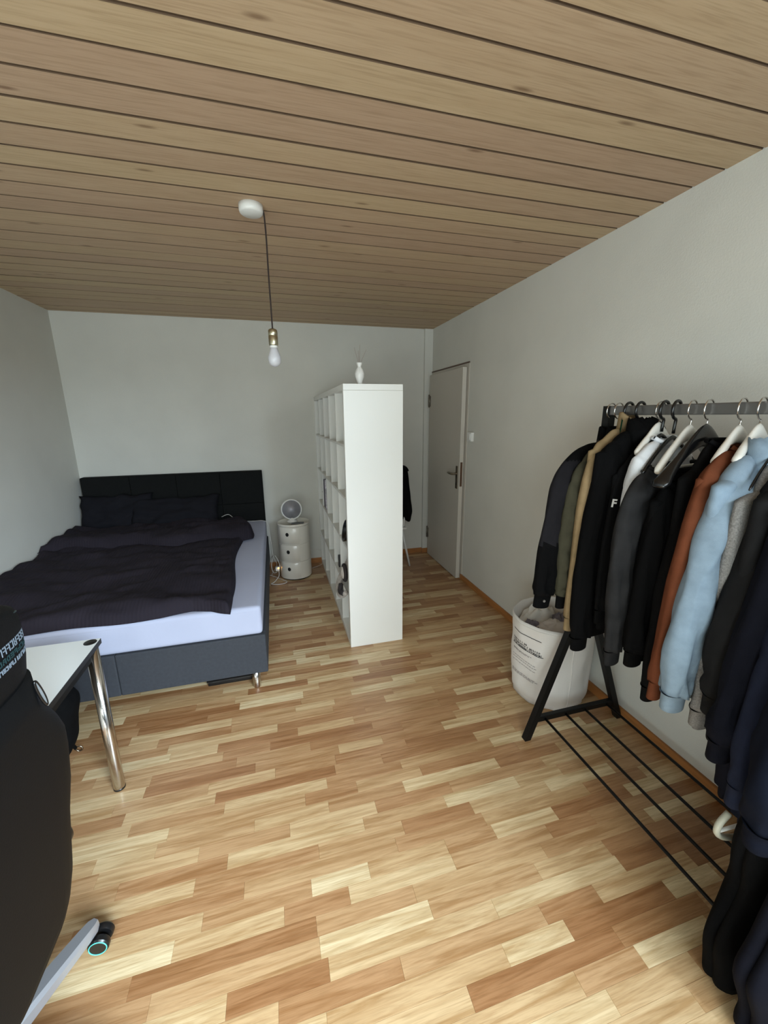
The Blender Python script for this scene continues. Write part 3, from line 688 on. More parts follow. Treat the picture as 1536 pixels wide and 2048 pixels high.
for k in range(5):
    a = A0+k*2*PI/5; d = Vector((math.cos(a), math.sin(a), 0)); p_ = Vector((-d.y, d.x, 0))
    rings = []
    for s_, hw, zt_, zb_ in ((.02, .034, .125, .075), (.10, .031, .120, .074), (.20, .026, .108, .070), (.29, .022, .098, .066), (.318, .019, .094, .066), (.332, .010, .090, .068)):
        c = d*s_
        prof = [(-hw, zb_), (-hw, zt_-.012), (-hw*.72, zt_), (hw*.72, zt_), (hw, zt_-.012), (hw, zb_)]
        rings.append([tuple(c+p_*q[0]+Vector((0, 0, q[1]))) for q in prof])
    arm = mesh('star_base_arm', *loftvf(rings), M_alu, gc); autosmooth(arm, .5)
    cw = d*.312
    # twin-wheel caster, swivelled sideways
    wa = a+math.radians(-62); wd = Vector((math.cos(wa), math.sin(wa), 0)); wp = Vector((-wd.y, wd.x, 0)); cc = cw+wd*.022
    tubev = tubevf([tuple(cw+Vector((0, 0, .05))), tuple(cw+Vector((0, 0, .075)))], .008, 10)
    parts = [tubev]
    for s in (-1, 1):
        ctrv = cc+wp*(s*.017)+Vector((0, 0, .030))
        rr = [[tuple(ctrv+wp*(s*off)+(wd*math.cos(b_)+Vector((0, 0, 1))*math.sin(b_))*rad) for b_ in [2*PI*q/28 for q in range(28)]] for off, rad in ((-.010, .022), (-.010, .028), (-.006, .030), (.006, .030), (.010, .027), (.0102, .012))]
        parts.append(loftvf(rr))
    cs = mesh('caster', *join(*parts), M_blackplastic, gc, True); autosmooth(cs, .6)
    for s in (-1, 1):
        ctrv = cc+wp*(s*.0272)+Vector((0, 0, .030))
        V, F = tubevf([tuple(ctrv+(wd*math.cos(b_)+Vector((0, 0, 1))*math.sin(b_))*.0245) for b_ in [2*PI*q/28 for q in range(29)]], .0016, 6, caps=(False, False))
        mesh('teal_ring', V, F, M_teal, cs, True)

# ------------------------------------------------------------------ laundry basket
BXc, BYc, BR, BH = 1.505, 1.775, .226, .50
t = thing('laundry_basket', 'white fabric laundry basket with printed text on the floor behind the clothes rack', 'basket', (BXc, BYc, 0))
M_bag = mat('white_canvas', (222, 218, 214), .9, var=.02, vscale=5, bump=.2, bscale=300)
def bag_r(a, z):
    v = z/BH
    r = BR*(.94+.06*v) + .010*nz(math.cos(a)*2.2, math.sin(a)*2.2, v*3) + .008*nz(math.cos(a)*5, math.sin(a)*5, v*7)*(1-v*.6)
    r += -.018*math.exp(-((v-.03)/.05)**2) + .004*math.sin(a*2+1)
    x_ = BXc + r*math.cos(a)
    return min(r, (XR-.004-BXc)/max(1e-3, math.cos(a))) if math.cos(a) > .5 else r
NA, NZ = 72, 26
rings = [[(.6*bag_r(2*PI*k/NA, 0)*math.cos(2*PI*k/NA), .6*bag_r(2*PI*k/NA, 0)*math.sin(2*PI*k/NA), .003) for k in range(NA)]]
for i in range(NZ+1):
    z = .004+(BH-.004)*i/NZ
    rings.append([(bag_r(2*PI*k/NA, z)*math.cos(2*PI*k/NA), bag_r(2*PI*k/NA, z)*math.sin(2*PI*k/NA), z+(.006*math.sin(4*PI*k/NA) if i == NZ else 0)) for k in range(NA)])
for zz, dr in ((BH-.002, .004), (BH-.12, .006), (BH-.24, .008)):
    rings.append([((bag_r(2*PI*k/NA, zz)-dr)*math.cos(2*PI*k/NA), (bag_r(2*PI*k/NA, zz)-dr)*math.sin(2*PI*k/NA), zz+(.006*math.sin(4*PI*k/NA) if zz > .49 else 0)) for k in range(NA)])
mesh('basket_wall', *loftvf(rings, (True, False)), M_bag, t, True)
V, F = tubevf([((bag_r(a, BH)+.001)*math.cos(a), (bag_r(a, BH)+.001)*math.sin(a), BH-.022+.006*math.sin(2*a)) for a in [2*PI*k/NA for k in range(NA+1)]], .0022, 6, caps=(False, False))
mesh('rim_seam', V, F, M_bag, t, True)
sa = math.radians(-98)
tube('side_seam', [((bag_r(sa, z)+.001)*math.cos(sa), (bag_r(sa, z)+.001)*math.sin(sa), z) for z in [BH*.06+i*(BH*.9)/20 for i in range(21)]], .0028, M_bag, t, 6)
# printed lines and blocks of text (too blurred to read in the photograph)
M_print = mat('black_print', (30, 28, 30), .8); M_print2 = mat('grey_print', (120, 112, 112), .8)
def patch(a0, a1, z0, z1, parts, off=.0015):
    n = max(2, int((a1-a0)/.05)+1); r = []
    for i in range(n+1):
        a = a0+(a1-a0)*i/n
        r.append([((bag_r(a, zz)+off)*math.cos(a), (bag_r(a, zz)+off)*math.sin(a), zz) for zz in (z0, (z0+z1)/2, z1)])
    parts.append(loftvf(r, (False, False), closed=False))
ra = math.radians
P1, P2 = [], []
patch(ra(168), ra(218), .425, .429, P1)
patch(ra(166), ra(222), .331, .335, P1)
rt = random.Random(8)
for (zc, hh, a_to, st) in ((.372, .012, 196, 2.6), (.356, .014, 216, 2.8), (.342, .012, 219, 2.8)):
    a_ = 168
    while a_ < a_to:
        patch(ra(a_), ra(a_+st*.28), zc-hh/2, zc+hh/2, P1)
        patch(ra(a_), ra(a_+st*.75), zc+rt.choice((-1, 1, .1))*hh*.36-.001, zc+rt.choice((.5, .36))*hh*.5, P1)
        a_ += st*rt.choice((1, 1, 1, 1.5))
for (zc, a_to) in ((.305, 204), (.299, 200), (.262, 212), (.247, 213), (.228, 213), (.17, 212), (.163, 216), (.156, 210)):
    a_ = 168
    while a_ < a_to:
        w_ = rt.uniform(2, 6); patch(ra(a_), ra(min(a_+w_, a_to+1)), zc-.0014, zc+.0014, P2); a_ += w_+1.1
mesh('bold_print', *join(*P1), M_print, t); mesh('small_print', *join(*P2), M_print2, t)
# laundry in it
def crumple(name, cx, cy, z0, rx, ry, h, m, seed, label):
    N1, N2 = 20, 34; rings = []
    for i in range(N1):
        v = i/(N1-1); rr = math.sin(PI*min(.98, .02+v*.5+.48*v)*1.0) if False else math.sqrt(max(0, 1-v**2))
        zz = z0 + h*v
        rings.append([(cx+rx*max(rr, .01)*math.cos(a)*(1+.18*nz(math.cos(a)*2, math.sin(a)*2, seed+v*2)), cy+ry*max(rr, .01)*math.sin(a)*(1+.18*nz(math.cos(a)*2, math.sin(a)*2, seed+9+v*2)),
                       zz+.030*nz(math.cos(a)*3*rr+seed, math.sin(a)*3*rr, 3)+.014*nz(math.cos(a)*8*rr, math.sin(a)*8*rr, seed)) for a in [2*PI*q/N2 for q in range(N2)]])
    o = mesh(name, *loftvf(rings), m, None, True); tag(o, label, 'laundry', 'laundry in the basket'); return o
crumple('laundry_cloth', BXc-.01, BYc-.04, .345, .165, .145, .115, mat('cream_laundry', (206, 200, 198), .9), 2, 'off-white crumpled laundry filling the middle of the basket')
crumple('laundry_cloth', BXc-.125, BYc+.03, .36, .065, .07, .09, mat('grey_violet_laundry', (122, 116, 128), .9), 5, 'grey-violet garment tucked at the side of the basket')
crumple('laundry_cloth', BXc+.085, BYc+.03, .37, .08, .07, .10, mat('grey_laundry', (110, 104, 112), .9), 8, 'dark grey garment at the wall side of the basket')
crumple('laundry_cloth', BXc-.02, BYc+.115, .36, .13, .07, .14, mat('white_laundry', (214, 210, 204), .9), 12, 'white cloth bunched up against the back rim of the basket')

# ------------------------------------------------------------------ clothes rack
RX = 1.425
t = thing('clothes_rack', 'black metal clothes rack with forked end legs and a slatted bottom shelf', 'clothes rack', (RX, .75, 0))
RY1, RY0 = .735, -.765
M_rk = M_blackmetal
box('top_rail', -.014, .014, RY0, RY1-.03, 1.622, 1.660, M_railmetal, t, .004)
for ye, s in ((RY1, 1), (RY0, -1)):
    yc = ye-.0175*s
    V, F = boxvf(-.0175, .0175, yc-.0175, yc+.0175, .74, 1.661)
    post = mesh('upright_post', V, F, M_rk, t)
    for xe in (-.276, .300):
        top_ = Vector((0, yc, .80)); bt = Vector((xe, yc, 0)); dx = .016
        sgn = 1 if xe > 0 else -1
        V = [(-dx+sgn*.004, yc-.016, .80), (dx+sgn*.004, yc-.016, .80), (dx+sgn*.004, yc+.016, .80), (-dx+sgn*.004, yc+.016, .80), (xe-dx, yc-.016, 0), (xe+dx, yc-.016, 0), (xe+dx, yc+.016, 0), (xe-dx, yc+.016, 0)]
        mesh('splayed_leg', V, [(0, 1, 2, 3), (7, 6, 5, 4), (0, 4, 5, 1), (1, 5, 6, 2), (2, 6, 7, 3), (3, 7, 4, 0)], M_rk, t)
    box('cross_bar', -.240, .262, yc-.012, yc+.012, .095, .125, M_rk, t, .002, 1)
for x in (-.180, -.055, .065, .205):
    tube('shelf_rod', [(x, RY1-.03, .108), (x, RY0+.03, .108)], .0065, M_rk, t, 10)

# hangers and garments share a local frame: w = distance from the rail towards the room, z = height
def frame(Y, yaw=13): 
    a = math.radians(yaw); d = Vector((-math.cos(a), -math.sin(a), 0)); n = Vector((-math.sin(a), math.cos(a), 0)); o = Vector((RX, Y, 0))
    return lambda w_, q, z: o+d*w_+n*q+Vector((0, 0, z))
M_whh = mat('white_wood_hanger', (226, 224, 218), .4); M_blh = mat('black_gloss_hanger', (16, 16, 17), .22)
def hanger(Y, kind, label, ztop=1.575, yaw=13, group='hangers on the clothes rail', half=.205, drop=.118):
    fr_ = frame(Y, yaw)
    t = thing(kind+'_hanger', label, 'hanger', (RX, Y, ztop), 0, group)
    o0 = Vector((RX, Y, ztop))
    L = lambda p: tuple(Vector(p)-o0)
    hk = M_chrome if kind != 'plastic' else M_blh
    hr = .0026 if kind != 'plastic' else .0055
    # hook: from the hanger up, round over the rail
    rc_ = .032; zc_ = 1.640
    pts = [fr_(0, 0, ztop-.005), fr_(0, 0, ztop+.015)]
    if zc_-rc_ > ztop+.02: pts.append(fr_(-.004, 0, zc_-rc_-.006))
    for q in range(0, 15):
        a = -PI/2+(q/14)*PI*1.42
        pts.append(fr_(rc_*math.cos(a), 0, zc_+rc_*math.sin(a)))
    V, F = tubevf([L(p) for p in pts], hr, 8); mesh('hook', V, F, hk, t, True)
    m = M_whh if kind == 'white' else M_blh
    if kind == 'plastic': rad = lambda u: (.0065, 1.2)
    elif kind == 'black': rad = lambda u: (.011+.019*u**3, (.040-.026*min(1, u*1.8))/(.011+.019*u**3))
    elif kind == 'wire': rad = lambda u: (.0035, 1)
    else: rad = lambda u: (.010+.003*u**2, (.030-.017*min(1, u*2.4))/(.010+.003*u**2))
    pts, rr, fl = [], [], []
    for i in range(33):
        u = -1+i/16; w_ = half*u
        z = ztop-.018-drop*abs(u)**1.3
        q = -.012*(abs(u)**2)
        pts.append(L(fr_(w_, q, z))); r_, f_ = rad(abs(u)); rr.append(r_ if 0 < i < 32 else r_*.6); fl.append(f_)
    V, F = tubevf(pts, rr, 14, flat=fl, refdir=(0, 0, 1)); mesh('shoulder_bar', V, F, m, t, True)
    if kind in ('white', 'plastic'):
        V, F = tubevf([L(fr_(-half*.9, 0, ztop-.018-drop*.95)), L(fr_(half*.9, 0, ztop-.018-drop*.95))], .0055, 8); mesh('trouser_bar', V, F, m, t, True)
    return t

def garment(name, label, cat, Y, m, out, cuff_w=.05, neck=(.06, 1.515), hem=.72, body_w=.235, depth=.042, sl_r=.055, seed=0, yaw=13, collar='crew', cuff_m=None,
            ribs=True, wr=1.0, open_front=False, body_m=None, group='garments on the clothes rail', chest_top=None, dq=0, quilt=0, sl_flat=.62):
    """out: outer outline of the room-side sleeve [(w, z) ...] from shoulder tip to cuff"""
    fr_ = frame(Y+dq, yaw)
    t = thing(name, label, cat, (RX, Y, 0), 0, group)
    o0 = Vector((RX, Y, 0)); L = lambda w_, q, z: fr_(w_, q, z)-o0
    shw, shz = out[0]
    wallw = (XR-.010-RX)/math.cos(math.radians(yaw))
    def clampw(w_): return max(w_, -wallw)
    # ---- body
    levels = []; nb = 30
    zsh = shz
    nw, nzv = neck
    for i in range(nb):
        v = i/(nb-1)
        z = hem+(zsh-.05-hem)*v
        hw = body_w*(1.0+.03*math.sin(v*5+seed))*(1 if v > .04 else .97)
        levels.append((z, hw, depth*(1.05-.15*v)))
    for i in range(1, 11):                      # shoulders rise to the neck
        v = i/10
        z = zsh-.05+(nzv-(zsh-.05))*v
        hw = body_w+(nw-body_w)*(v**1.05) if v < 1 else nw
        hwc = min(body_w, shw*.98+(nw-shw)*max(0, (v-.28)/.72)) if v > .28 else body_w-(body_w-min(body_w, shw*.98))*(v/.28)
        levels.append((z, hwc, depth*(.92-.50*v)))
    rings = []; K = 44
    for (z, hw, dp) in levels:
        r_ = []
        for k in range(K):
            a = 2*PI*k/K; ca, sa = math.cos(a), math.sin(a)
            w_ = hw*math.copysign(abs(ca)**.75, ca); q = dp*math.copysign(abs(sa)**.8, sa)
            low = max(0, min(1, (zsh-z)/.5))
            fold = (.30*math.sin(w_*46+seed*1.7+1.2*nz(w_*4, z*1.5, seed))+.5*nz(w_*9, z*1.6, seed+(2 if sa > 0 else 7)))*low*dp*.8*wr
            q += math.copysign(fold, sa) if abs(sa) > .15 else 0
            if quilt: q *= 1+.16*abs(math.sin(z*PI/quilt))
            r_.append(tuple(L(clampw(w_), q, z+.008*nz(w_*5, seed, 2)*(1 if z < hem+.02 else 0))))
        rings.append(r_)
    mesh('torso', *loftvf(rings, (False, False)), body_m or m, t, True)
    if ribs:
        rr = []
        for kz, ex in ((hem-.045, .90), (hem-.04, .93), (hem+.0, .95), (hem+.008, .98)):
            rr.append([tuple(L(clampw(body_w*ex*math.copysign(abs(math.cos(a))**.75, math.cos(a))), depth*ex*math.sin(a)*(1+.05*math.sin(k2*PI)), kz)) for k2, a in enumerate([2*PI*q/60 for q in range(60)])])
        mesh('hem_band', *loftvf(rr, (False, False)), cuff_m or m, t, True)
    # ---- sleeves: raglan shaped, from the neck over the shoulder to the cuff
    for side in (1, -1):
        cw, cz = out[-1]
        Op = [(nw+.004, nzv-.006), ((nw+shw)/2, (nzv+shz)/2+.008)] + list(out)
        armp = (max(.10, body_w-.10), shz-.26)
        Ip = [(nw*.35, nzv-.05), (nw*.55, shz-.10), (max(.06, armp[0]-.06), shz-.19), armp]
        ci = (cw-2*cuff_w*.92, cz-.012)
        for f_ in (.25, .5, .75, 1.0): Ip.append((armp[0]+(ci[0]-armp[0])*f_+.012*math.sin(f_*PI), armp[1]+(ci[1]-armp[1])*f_))
        NS = 56
        PO = smoothpath([Vector((side*c[0], 0, c[1])) for c in Op], NS); PI_ = smoothpath([Vector((side*c[0], 0, c[1])) for c in Ip], NS)
        rings = []
        for i in range(NS+1):
            v = i/NS; o_, n_ = PO[i], PI_[i]; c_ = (o_+n_)/2; hv = (o_-n_)/2
            tk = sl_r*sl_flat*(.45+.75*math.sin(min(1, v*2.2)*PI/2)) if v < .45 else sl_r*sl_flat*1.2+(cuff_w*sl_flat-sl_r*sl_flat*1.2)*((v-.45)/.55)**1.3
            r_ = []
            for k in range(40):
                a = 2*PI*k/40; ca, sa = math.cos(a), math.sin(a)
                f_ = 1+wr*(.07*nz(ca*1.5+side, sa*1.5+seed, v*5)+.045*math.sin(v*30+ca*4+seed+3*nz(v*3, seed, 1))*max(0, v-.35)*1.6)
                fq = 1+wr*(.34*nz(ca*2.2+seed, v*7, side+seed)+.30*(abs(nz(ca*2.5+v*4, v*9-ca*1.5, seed+side*3))-.15)+.26*math.sin(v*24+ca*6+seed*2+4*nz(v*3, ca, seed))*max(0, v-.3))
                if quilt: fq *= .62+.6*abs(math.sin(c_.z*PI/quilt))**.5; f_ *= .95+.07*abs(math.sin(c_.z*PI/quilt))**.5
                p = c_+hv*(f_*math.copysign(abs(ca)**.85, ca))
                r_.append(tuple(L(clampw(p.x), tk*fq*sa-.012*v, p.z)))
            rings.append(r_)
        P3 = [(PO[i]+PI_[i])/2 for i in range(NS+1)]
        sl = mesh('sleeve', *loftvf(rings, (True, True)), m, t, True)
        # cuff
        e = P3[NS]; tt = (P3[NS]-P3[NS-3]).normalized(); a_ = Vector((tt.z, 0, -tt.x)); rr = []
        for s_, f_ in ((-.004, 1.0), (.0, .86), (.03, .84), (.055, .82), (.058, .74), (.050, .70)):
            rr.append([tuple(L(clampw((e+tt*s_+a_*(cuff_w*f_*math.cos(b_))).x), cuff_w*f_*sl_flat*math.sin(b_)*(1+.0)-.010, (e+tt*s_+a_*(cuff_w*f_*math.cos(b_))).z)) for b_ in [2*PI*q/36 for q in range(36)]])
        mesh('cuff', *loftvf(rr, (False, True)), cuff_m or m, t, True)
    # ---- collar
    if collar == 'crew':
        V, F = tubevf([tuple(L(nw*1.05*math.cos(a), .026*math.sin(a), nzv+.004-.02*max(0, -math.sin(a)))) for a in [2*PI*q/28 for q in range(29)]], .008, 8, caps=(False, False))
        mesh('collar', V, F, cuff_m or m, t, True)
    elif collar == 'stand':
        rr = []
        for zz, f_ in ((-.01, 1.05), (.02, 1.0), (.055, .95), (.06, .88), (.05, .84), (.0, .86)):
            rr.append([tuple(L(nw*f_*math.cos(a), .034*f_*math.sin(a), nzv+zz-.025*max(0, -math.sin(a)))) for a in [2*PI*q/30 for q in range(30)]])
        mesh('collar', *loftvf(rr, (False, False)), cuff_m or m, t, True)
    elif collar == 'hood':
        rr = []
        for i in range(13):
            v = i/12
            rr.append([tuple(L((nw+.035*math.sin(v*PI))*math.cos(a)*(1+.1*nz(math.cos(a)*2, v*3, seed)), (.032+.030*math.sin(v*PI))*math.sin(a)-.03*math.sin(v*PI)-.0*v, nzv-.075+.115*v+.02*nz(math.cos(a)*3, math.sin(a)*3, v*3))) for a in [2*PI*q/32 for q in range(32)]])
        mesh('hood', *loftvf(rr, (False, False)), m, t, True)
    return t

def fab(name, rgb, **k):
    return mat(name, rgb, .92, var=k.get('var', .10), vscale=k.get('vs', 30), bump=k.get('bump', .25), bscale=k.get('bs', 350), sheen=0, spec=.08)
F_black = fab('black_cotton', (10, 10, 11)); F_black2 = fab('soft_black_jersey', (14, 14, 15)); F_char = fab('charcoal_wool', (30, 30, 31))
F_wash = fab('washed_black_sweat', (40, 40, 41), var=.25, vs=14); F_olive = fab('olive_quilt', (62, 60, 48)); F_tan = fab('beige_cotton', (140, 120, 90))
F_green = fab('green_lining', (8, 62, 44)); F_white = fab('white_cotton', (214, 218, 224)); F_rust = fab('rust_cotton', (98, 55, 36))
F_blue = fab('light_blue_fleece', (130, 149, 166)); F_grey = fab('grey_melange_knit', (124, 122, 120), var=.3, vs=220, bump=.6); F_navy = fab('dark_navy_wool', (17, 18, 26))
F_slate = fab('slate_blue_wool', (32, 37, 54)); F_ink = fab('ink_blue_wool', (17, 21, 33)); F_jack = fab('charcoal_shell', (30, 29, 32)); F_snap = mat('press_stud', (190, 186, 180), .3, .8)

# farthest first, along the rail towards the camera
hanger(1.455, 'wire', 'wire hook hanger at the far end post carrying the charcoal jacket', 1.56)
g = garment('padded_jacket', 'charcoal padded jacket with black forearms hanging at the far end of the rail', 'jacket', 1.455, F_jack,
        [(.235, 1.47), (.315, 1.40), (.353, 1.282), (.385, 1.114), (.400, .92), (.395, .868)], cuff_w=.055, hem=.92, body_w=.25, depth=.034, sl_r=.060, seed=1, collar='stand', cuff_m=F_black, sl_flat=.5)
for ch in list(g.children):
    if ch.name.startswith(('sleeve', 'collar')):
        ch.data.materials.append(F_black)
        for pl in ch.data.polygons:
            c_ = pl.center
            if (c_.z < 1.10 and ch.name.startswith('sleeve')) or c_.z > 1.44: pl.material_index = 1
# press stud on the near cuff
fr_ = frame(1.455); p = fr_(.365, -.034, .845)-Vector((RX, 1.455, 0))
V, F = tubevf([tuple(p), tuple(p+Vector((-.001, -.004, 0)))], .0055, 12); mesh('press_stud', V, F, F_snap, g)
hanger(1.415, 'wire', 'wire hook hanger second from the far post under the olive jacket', 1.56)
garment('quilted_jacket', 'olive horizontally quilted jacket behind the beige coat', 'jacket', 1.412, F_olive,
        [(.20, 1.46), (.265, 1.38), (.300, 1.243), (.312, 1.071), (.306, .90), (.300, .865)], cuff_w=.048, hem=.86, body_w=.235, depth=.030, sl_r=.055, seed=2, collar='stand', quilt=.075, sl_flat=.45, cuff_m=F_black)
hanger(1.365, 'plastic', 'black plastic hanger inside the beige coat', 1.58)
garment('beige_coat', 'beige coat with long plain sleeve between the olive jacket and the black hoodie', 'coat', 1.362, F_tan,
        [(.150, 1.535), (.203, 1.500), (.257, 1.373), (.276, 1.126), (.284, .87), (.284, .78)], cuff_w=.047, hem=.88, body_w=.225, depth=.030, sl_r=.052, seed=3, collar='stand', neck=(.05, 1.575), sl_flat=.5, wr=.6)
hanger(1.310, 'plastic', 'black plastic hanger inside the large black hoodie', 1.585)
g = garment('black_hoodie', 'large black hoodie with dark green lining in its hood', 'hoodie', 1.308, F_black,
        [(.155, 1.53), (.215, 1.488), (.262, 1.301), (.300, 1.04), (.298, .80), (.290, .72)], cuff_w=.052, hem=.74, body_w=.245, depth=.036, sl_r=.062, seed=4, collar='hood', neck=(.055, 1.57), sl_flat=.55)
fr_ = frame(1.308); o0 = Vector((RX, 1.308, 0))
rr = []
for i in range(7):
    v = i/6
    rr.append([tuple(fr_((.070-.012*v)*math.cos(a)+.004, (.040)*math.sin(a)+.018, 1.535+.085*v-.02*math.cos(a)**2)-o0) for a in [PI*.12+PI*.76*q/16 for q in range(17)]])
mesh('green_lining', *loftvf(rr, (False, False), closed=False), F_green, g, True)
hanger(1.222, 'white', 'white hanger half hidden between the black hoodie and thin black hangers', 1.585, half=.14, drop=.085)
g = garment('black_sweater', 'thin black sweater with a white letter F between the hoodie and the white shirt', 'sweater', 1.250, F_black2,
        [(.150, 1.45), (.19, 1.41), (.215, 1.30), (.235, 1.10), (.235, .92), (.23, .86)], cuff_w=.04, hem=.80, body_w=.205, depth=.024, sl_r=.045, seed=14, neck=(.06, 1.50), sl_flat=.4)
# white letter on the sweater
fc = bpy.data.curves.new('letter_tmp', 'FONT'); fc.body = 'F'; fc.size = .042; fc.extrude = .0006; fc.offset = .0012
fo_ = bpy.data.objects.new('letter_tmp', fc); COL.objects.link(fo_); bpy.context.view_layer.update()
lm = bpy.data.meshes.new_from_object(fo_.evaluated_get(bpy.context.evaluated_depsgraph_get())); bpy.data.objects.remove(fo_)
le = link('chest_letter', lm, mat('white_letter', (236, 236, 236), .7), g)
le.rotation_euler = (PI/2, math.radians(5), math.radians(-16)); le.location = Vector((1.206, 1.181, 1.288))-Vector((RX, 1.250, 0))

hanger(1.206, 'plastic', 'black plastic hanger with open loop behind the white shirt', 1.565, yaw=14, half=.18)
garment('white_shirt', 'white T-shirt showing one shoulder between black garments', 'shirt', 1.186, F_white,
        [(.160, 1.485), (.182, 1.462), (.200, 1.38), (.210, 1.29), (.214, 1.24)], cuff_w=.05, hem=.86, body_w=.185, depth=.026, sl_r=.060, seed=5, neck=(.065, 1.535), sl_flat=.6, ribs=False, wr=.6)
hanger(1.158, 'plastic', 'black plastic hanger just before the uncovered white hanger', 1.560, yaw=16)
garment('washed_sweatshirt', 'washed dark grey sweatshirt with wide neckline on the uncovered white hanger', 'sweatshirt', 1.138, F_wash,
        [(.190, 1.425), (.225, 1.405), (.292, 1.32), (.310, 1.16), (.300, .92), (.285, .76)], cuff_w=.046, hem=.80, body_w=.245, depth=.036, sl_r=.062, seed=6, neck=(.155, 1.44), sl_flat=.5)
hanger(1.100, 'white', 'bare-topped white hanger with trouser bar in front of the washed sweatshirt', 1.578, half=.205, yaw=15, drop=.125)
garment('black_jumper', 'black jumper on the glossy black wooden hanger', 'sweater', 1.062, F_black,
        [(.160, 1.39), (.185, 1.375), (.222, 1.31), (.250, 1.174), (.265, .95), (.268, .80)], cuff_w=.050, hem=.78, body_w=.235, depth=.036, sl_r=.056, seed=7, neck=(.13, 1.40), sl_flat=.55, collar='none')
hanger(1.044, 'black', 'wide glossy black wooden hanger with flared shoulder end', 1.572, half=.262, drop=.155)
garment('black_sweatshirt', 'long black sweatshirt beside the rust shirt', 'sweatshirt', .992, F_black2,
        [(.125, 1.475), (.150, 1.435), (.185, 1.338), (.225, 1.106), (.250, .85), (.245, .70)], cuff_w=.048, hem=.70, body_w=.205, depth=.032, sl_r=.050, seed=8, neck=(.06, 1.535), sl_flat=.5)
hanger(.942, 'white', 'white hanger carrying the rust brown shirt', 1.580, half=.15, drop=.085)
garment('rust_shirt', 'rust brown long-sleeved shirt hanging between black sweatshirt and light blue hoodie', 'shirt', .925, F_rust,
        [(.165, 1.485), (.205, 1.463), (.256, 1.366), (.298, 1.155), (.325, .90), (.327, .79)], cuff_w=.036, hem=.74, body_w=.225, depth=.032, sl_r=.050, seed=9, neck=(.06, 1.52), sl_flat=.55, wr=.8)
hanger(.888, 'white', 'white hanger carrying the light blue hoodie', 1.585, half=.14, drop=.08)
garment('light_blue_hoodie', 'light blue fleece hoodie with bunched sleeve', 'hoodie', .866, F_blue,
        [(.165, 1.475), (.195, 1.44), (.240, 1.372), (.312, 1.128), (.352, .93), (.345, .80)], cuff_w=.054, hem=.78, body_w=.245, depth=.040, sl_r=.066, seed=10, collar='hood', neck=(.075, 1.515), sl_flat=.62, wr=1.0)
hanger(.815, 'wire', 'wire hook hanger carrying the grey knit sweater', 1.56)
garment('grey_sweater', 'grey melange knit sweater next to the light blue hoodie', 'sweater', .812, F_grey,
        [(.120, 1.44), (.150, 1.39), (.180, 1.30), (.245, 1.06), (.275, .90), (.272, .76)], cuff_w=.050, hem=.70, body_w=.235, depth=.030, sl_r=.055, seed=11, neck=(.06, 1.50), sl_flat=.5)
hanger(.765, 'wire', 'wire hook hanger carrying the thick charcoal jumper', 1.56)
garment('charcoal_jumper', 'thick charcoal jumper with full sleeve hanging past the grey knit', 'sweater', .762, F_char,
        [(.150, 1.45), (.170, 1.40), (.232, 1.22), (.298, 1.05), (.322, .93), (.320, .86)], cuff_w=.055, hem=.70, body_w=.24, depth=.040, sl_r=.070, seed=12, neck=(.07, 1.50), sl_flat=.6)
hanger(.705, 'wire', 'wire hook hanger carrying the dark navy coat', 1.56)
garment('navy_coat', 'very dark navy coat with the sleeve ending above the skirting board', 'coat', .700, F_navy,
        [(.19, 1.44), (.23, 1.36), (.30, 1.15), (.365, .97), (.405, .87), (.400, .80)], cuff_w=.060, hem=.56, body_w=.25, depth=.036, sl_r=.070, seed=13, neck=(.07, 1.50), sl_flat=.5, collar='stand')
hanger(.645, 'wire', 'wire hook hanger carrying the slate blue coat', 1.56)
garment('slate_coat', 'slate blue coat with paler sleeve in front of the navy coat', 'coat', .640, F_slate,
        [(.20, 1.44), (.25, 1.33), (.31, 1.14), (.365, 1.00), (.400, .83), (.400, .72)], cuff_w=.052, hem=.52, body_w=.25, depth=.034, sl_r=.062, seed=15, neck=(.07, 1.50), sl_flat=.5, collar='stand')
hanger(.575, 'wire', 'wire hook hanger carrying the ink blue coat nearest the viewer', 1.56)
garment('ink_blue_coat', 'broad ink blue coat nearest the viewer with low hem', 'coat', .565, F_ink,
        [(.22, 1.43), (.28, 1.32), (.38, 1.12), (.46, .98), (.485, .82), (.470, .72)], cuff_w=.075, hem=.50, body_w=.30, depth=.045, sl_r=.085, seed=16, neck=(.07, 1.50), sl_flat=.55, collar='stand')

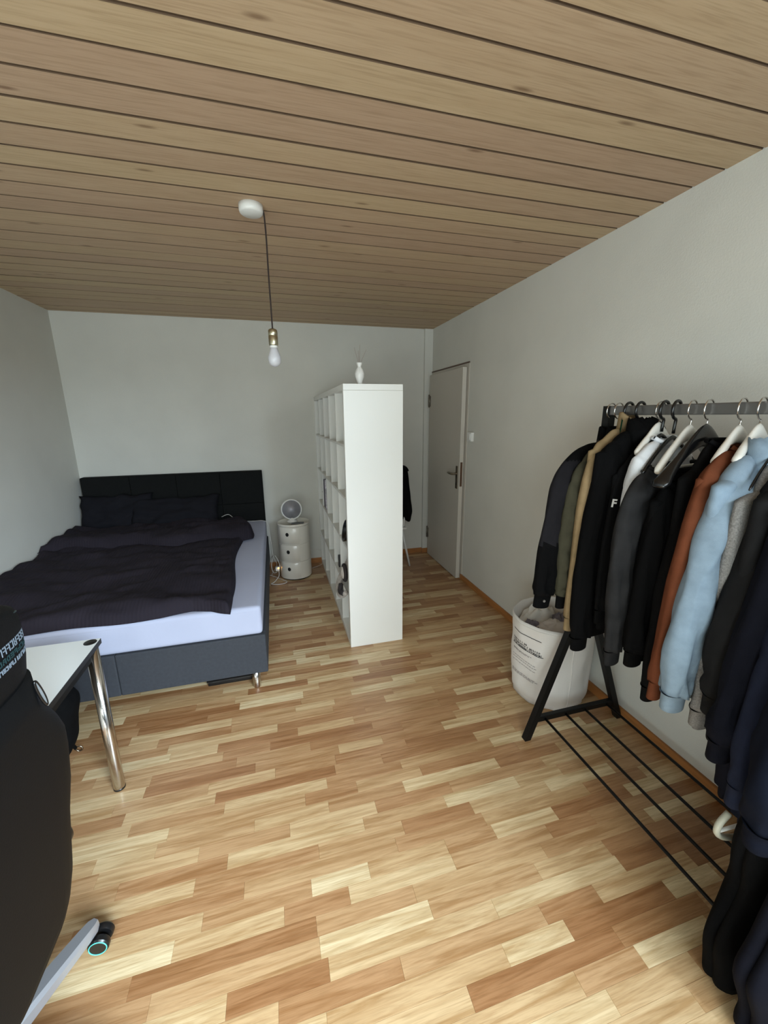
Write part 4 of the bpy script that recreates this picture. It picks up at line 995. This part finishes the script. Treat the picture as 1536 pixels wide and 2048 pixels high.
for Y_, F_m, nm, lb in ((.43, F_black, 'black_coat', 'long black coat at the near end of the rail, only just inside the view'), (.30, F_char, 'charcoal_coat', 'long charcoal coat beyond the black coat towards the window'), (.17, F_ink, 'winter_coat', 'long dark coat last on the rail towards the window')):  # coats and hangers added, mostly out of view, to shade the floor
    hanger(Y_, 'wire', 'wire hook hanger carrying the '+lb.split(' at ')[0].split(' beyond')[0].split(' last')[0]+' near the window end', 1.56)
    garment(nm, lb, 'coat', Y_, F_m, [(.22, 1.43), (.28, 1.32), (.33, 1.12), (.36, .98), (.37, .82), (.36, .74)], cuff_w=.06, hem=.42, body_w=.27, depth=.045, sl_r=.075, seed=int(Y_*100), neck=(.07, 1.50), sl_flat=.55, collar='stand')

# trousers hanging to the floor on a low hanger
def trousers(name, label, X0, Y0, m, w_top, w_bot, d, z_top, z_bot, seed):
    t = thing(name, label, 'trousers', (X0, Y0, 0), 0, 'trousers at the near end of the rack')
    for s in (-1, 1):
        rings = []
        for i in range(30):
            v = i/29; z = z_top+(z_bot-z_top)*v
            bulge = .05*math.exp(-((v-.68)/.16)**2)
            hw = w_top+(w_bot-w_top)*v+bulge
            rings.append([(-.01*v+hw*math.copysign(abs(math.cos(a))**.8, math.cos(a))*(1+.08*nz(math.cos(a)*2, v*6, seed))+.01*math.sin(v*9+seed), s*d*.45+d*math.sin(a)*(1+.25*nz(math.sin(a)*2, v*5, seed+4)), z) for a in [2*PI*q/30 for q in range(30)]])
        mesh('trouser_leg', *loftvf(rings), m, t, True)
    rr = []
    for i in range(4):
        z = z_top-.005+.014*i
        rr.append([(w_top*.98*math.cos(a), d*1.85*math.sin(a), z) for a in [2*PI*q/30 for q in range(30)]])
    mesh('waistband', *loftvf(rr), m, t, True)
    return t
trousers('black_trousers', 'black trousers hanging almost to the floor below the ink blue coat', 1.235, .530, F_black, .11, .10, .032, .62, .02, 3)
trousers('navy_trousers', 'dark navy trousers nearest the viewer beside the black pair', 1.20, .425, F_navy, .12, .11, .034, .70, .03, 6)
hg = thing('white_hanger', 'white hanger whose end pokes out below the ink blue coat', 'hanger', (1.245, .60, .480), 0, 'hangers on the clothes rail')
V, F = tubevf(smoothpath([(-.085, 0, .055), (-.112, 0, .030), (-.118, 0, .0), (-.095, 0, -.025), (-.05, .0, -.045), (.05, 0, -.075)], 24), .0085, 10)
mesh('shoulder_bar', V, F, mat('cream_plastic_hanger', (178, 176, 160), .5), hg, True)
V, F = tubevf([(-.118, 0, .0), (.12, 0, -.02)], .005, 8); mesh('trouser_bar', V, F, M_whh, hg, True)
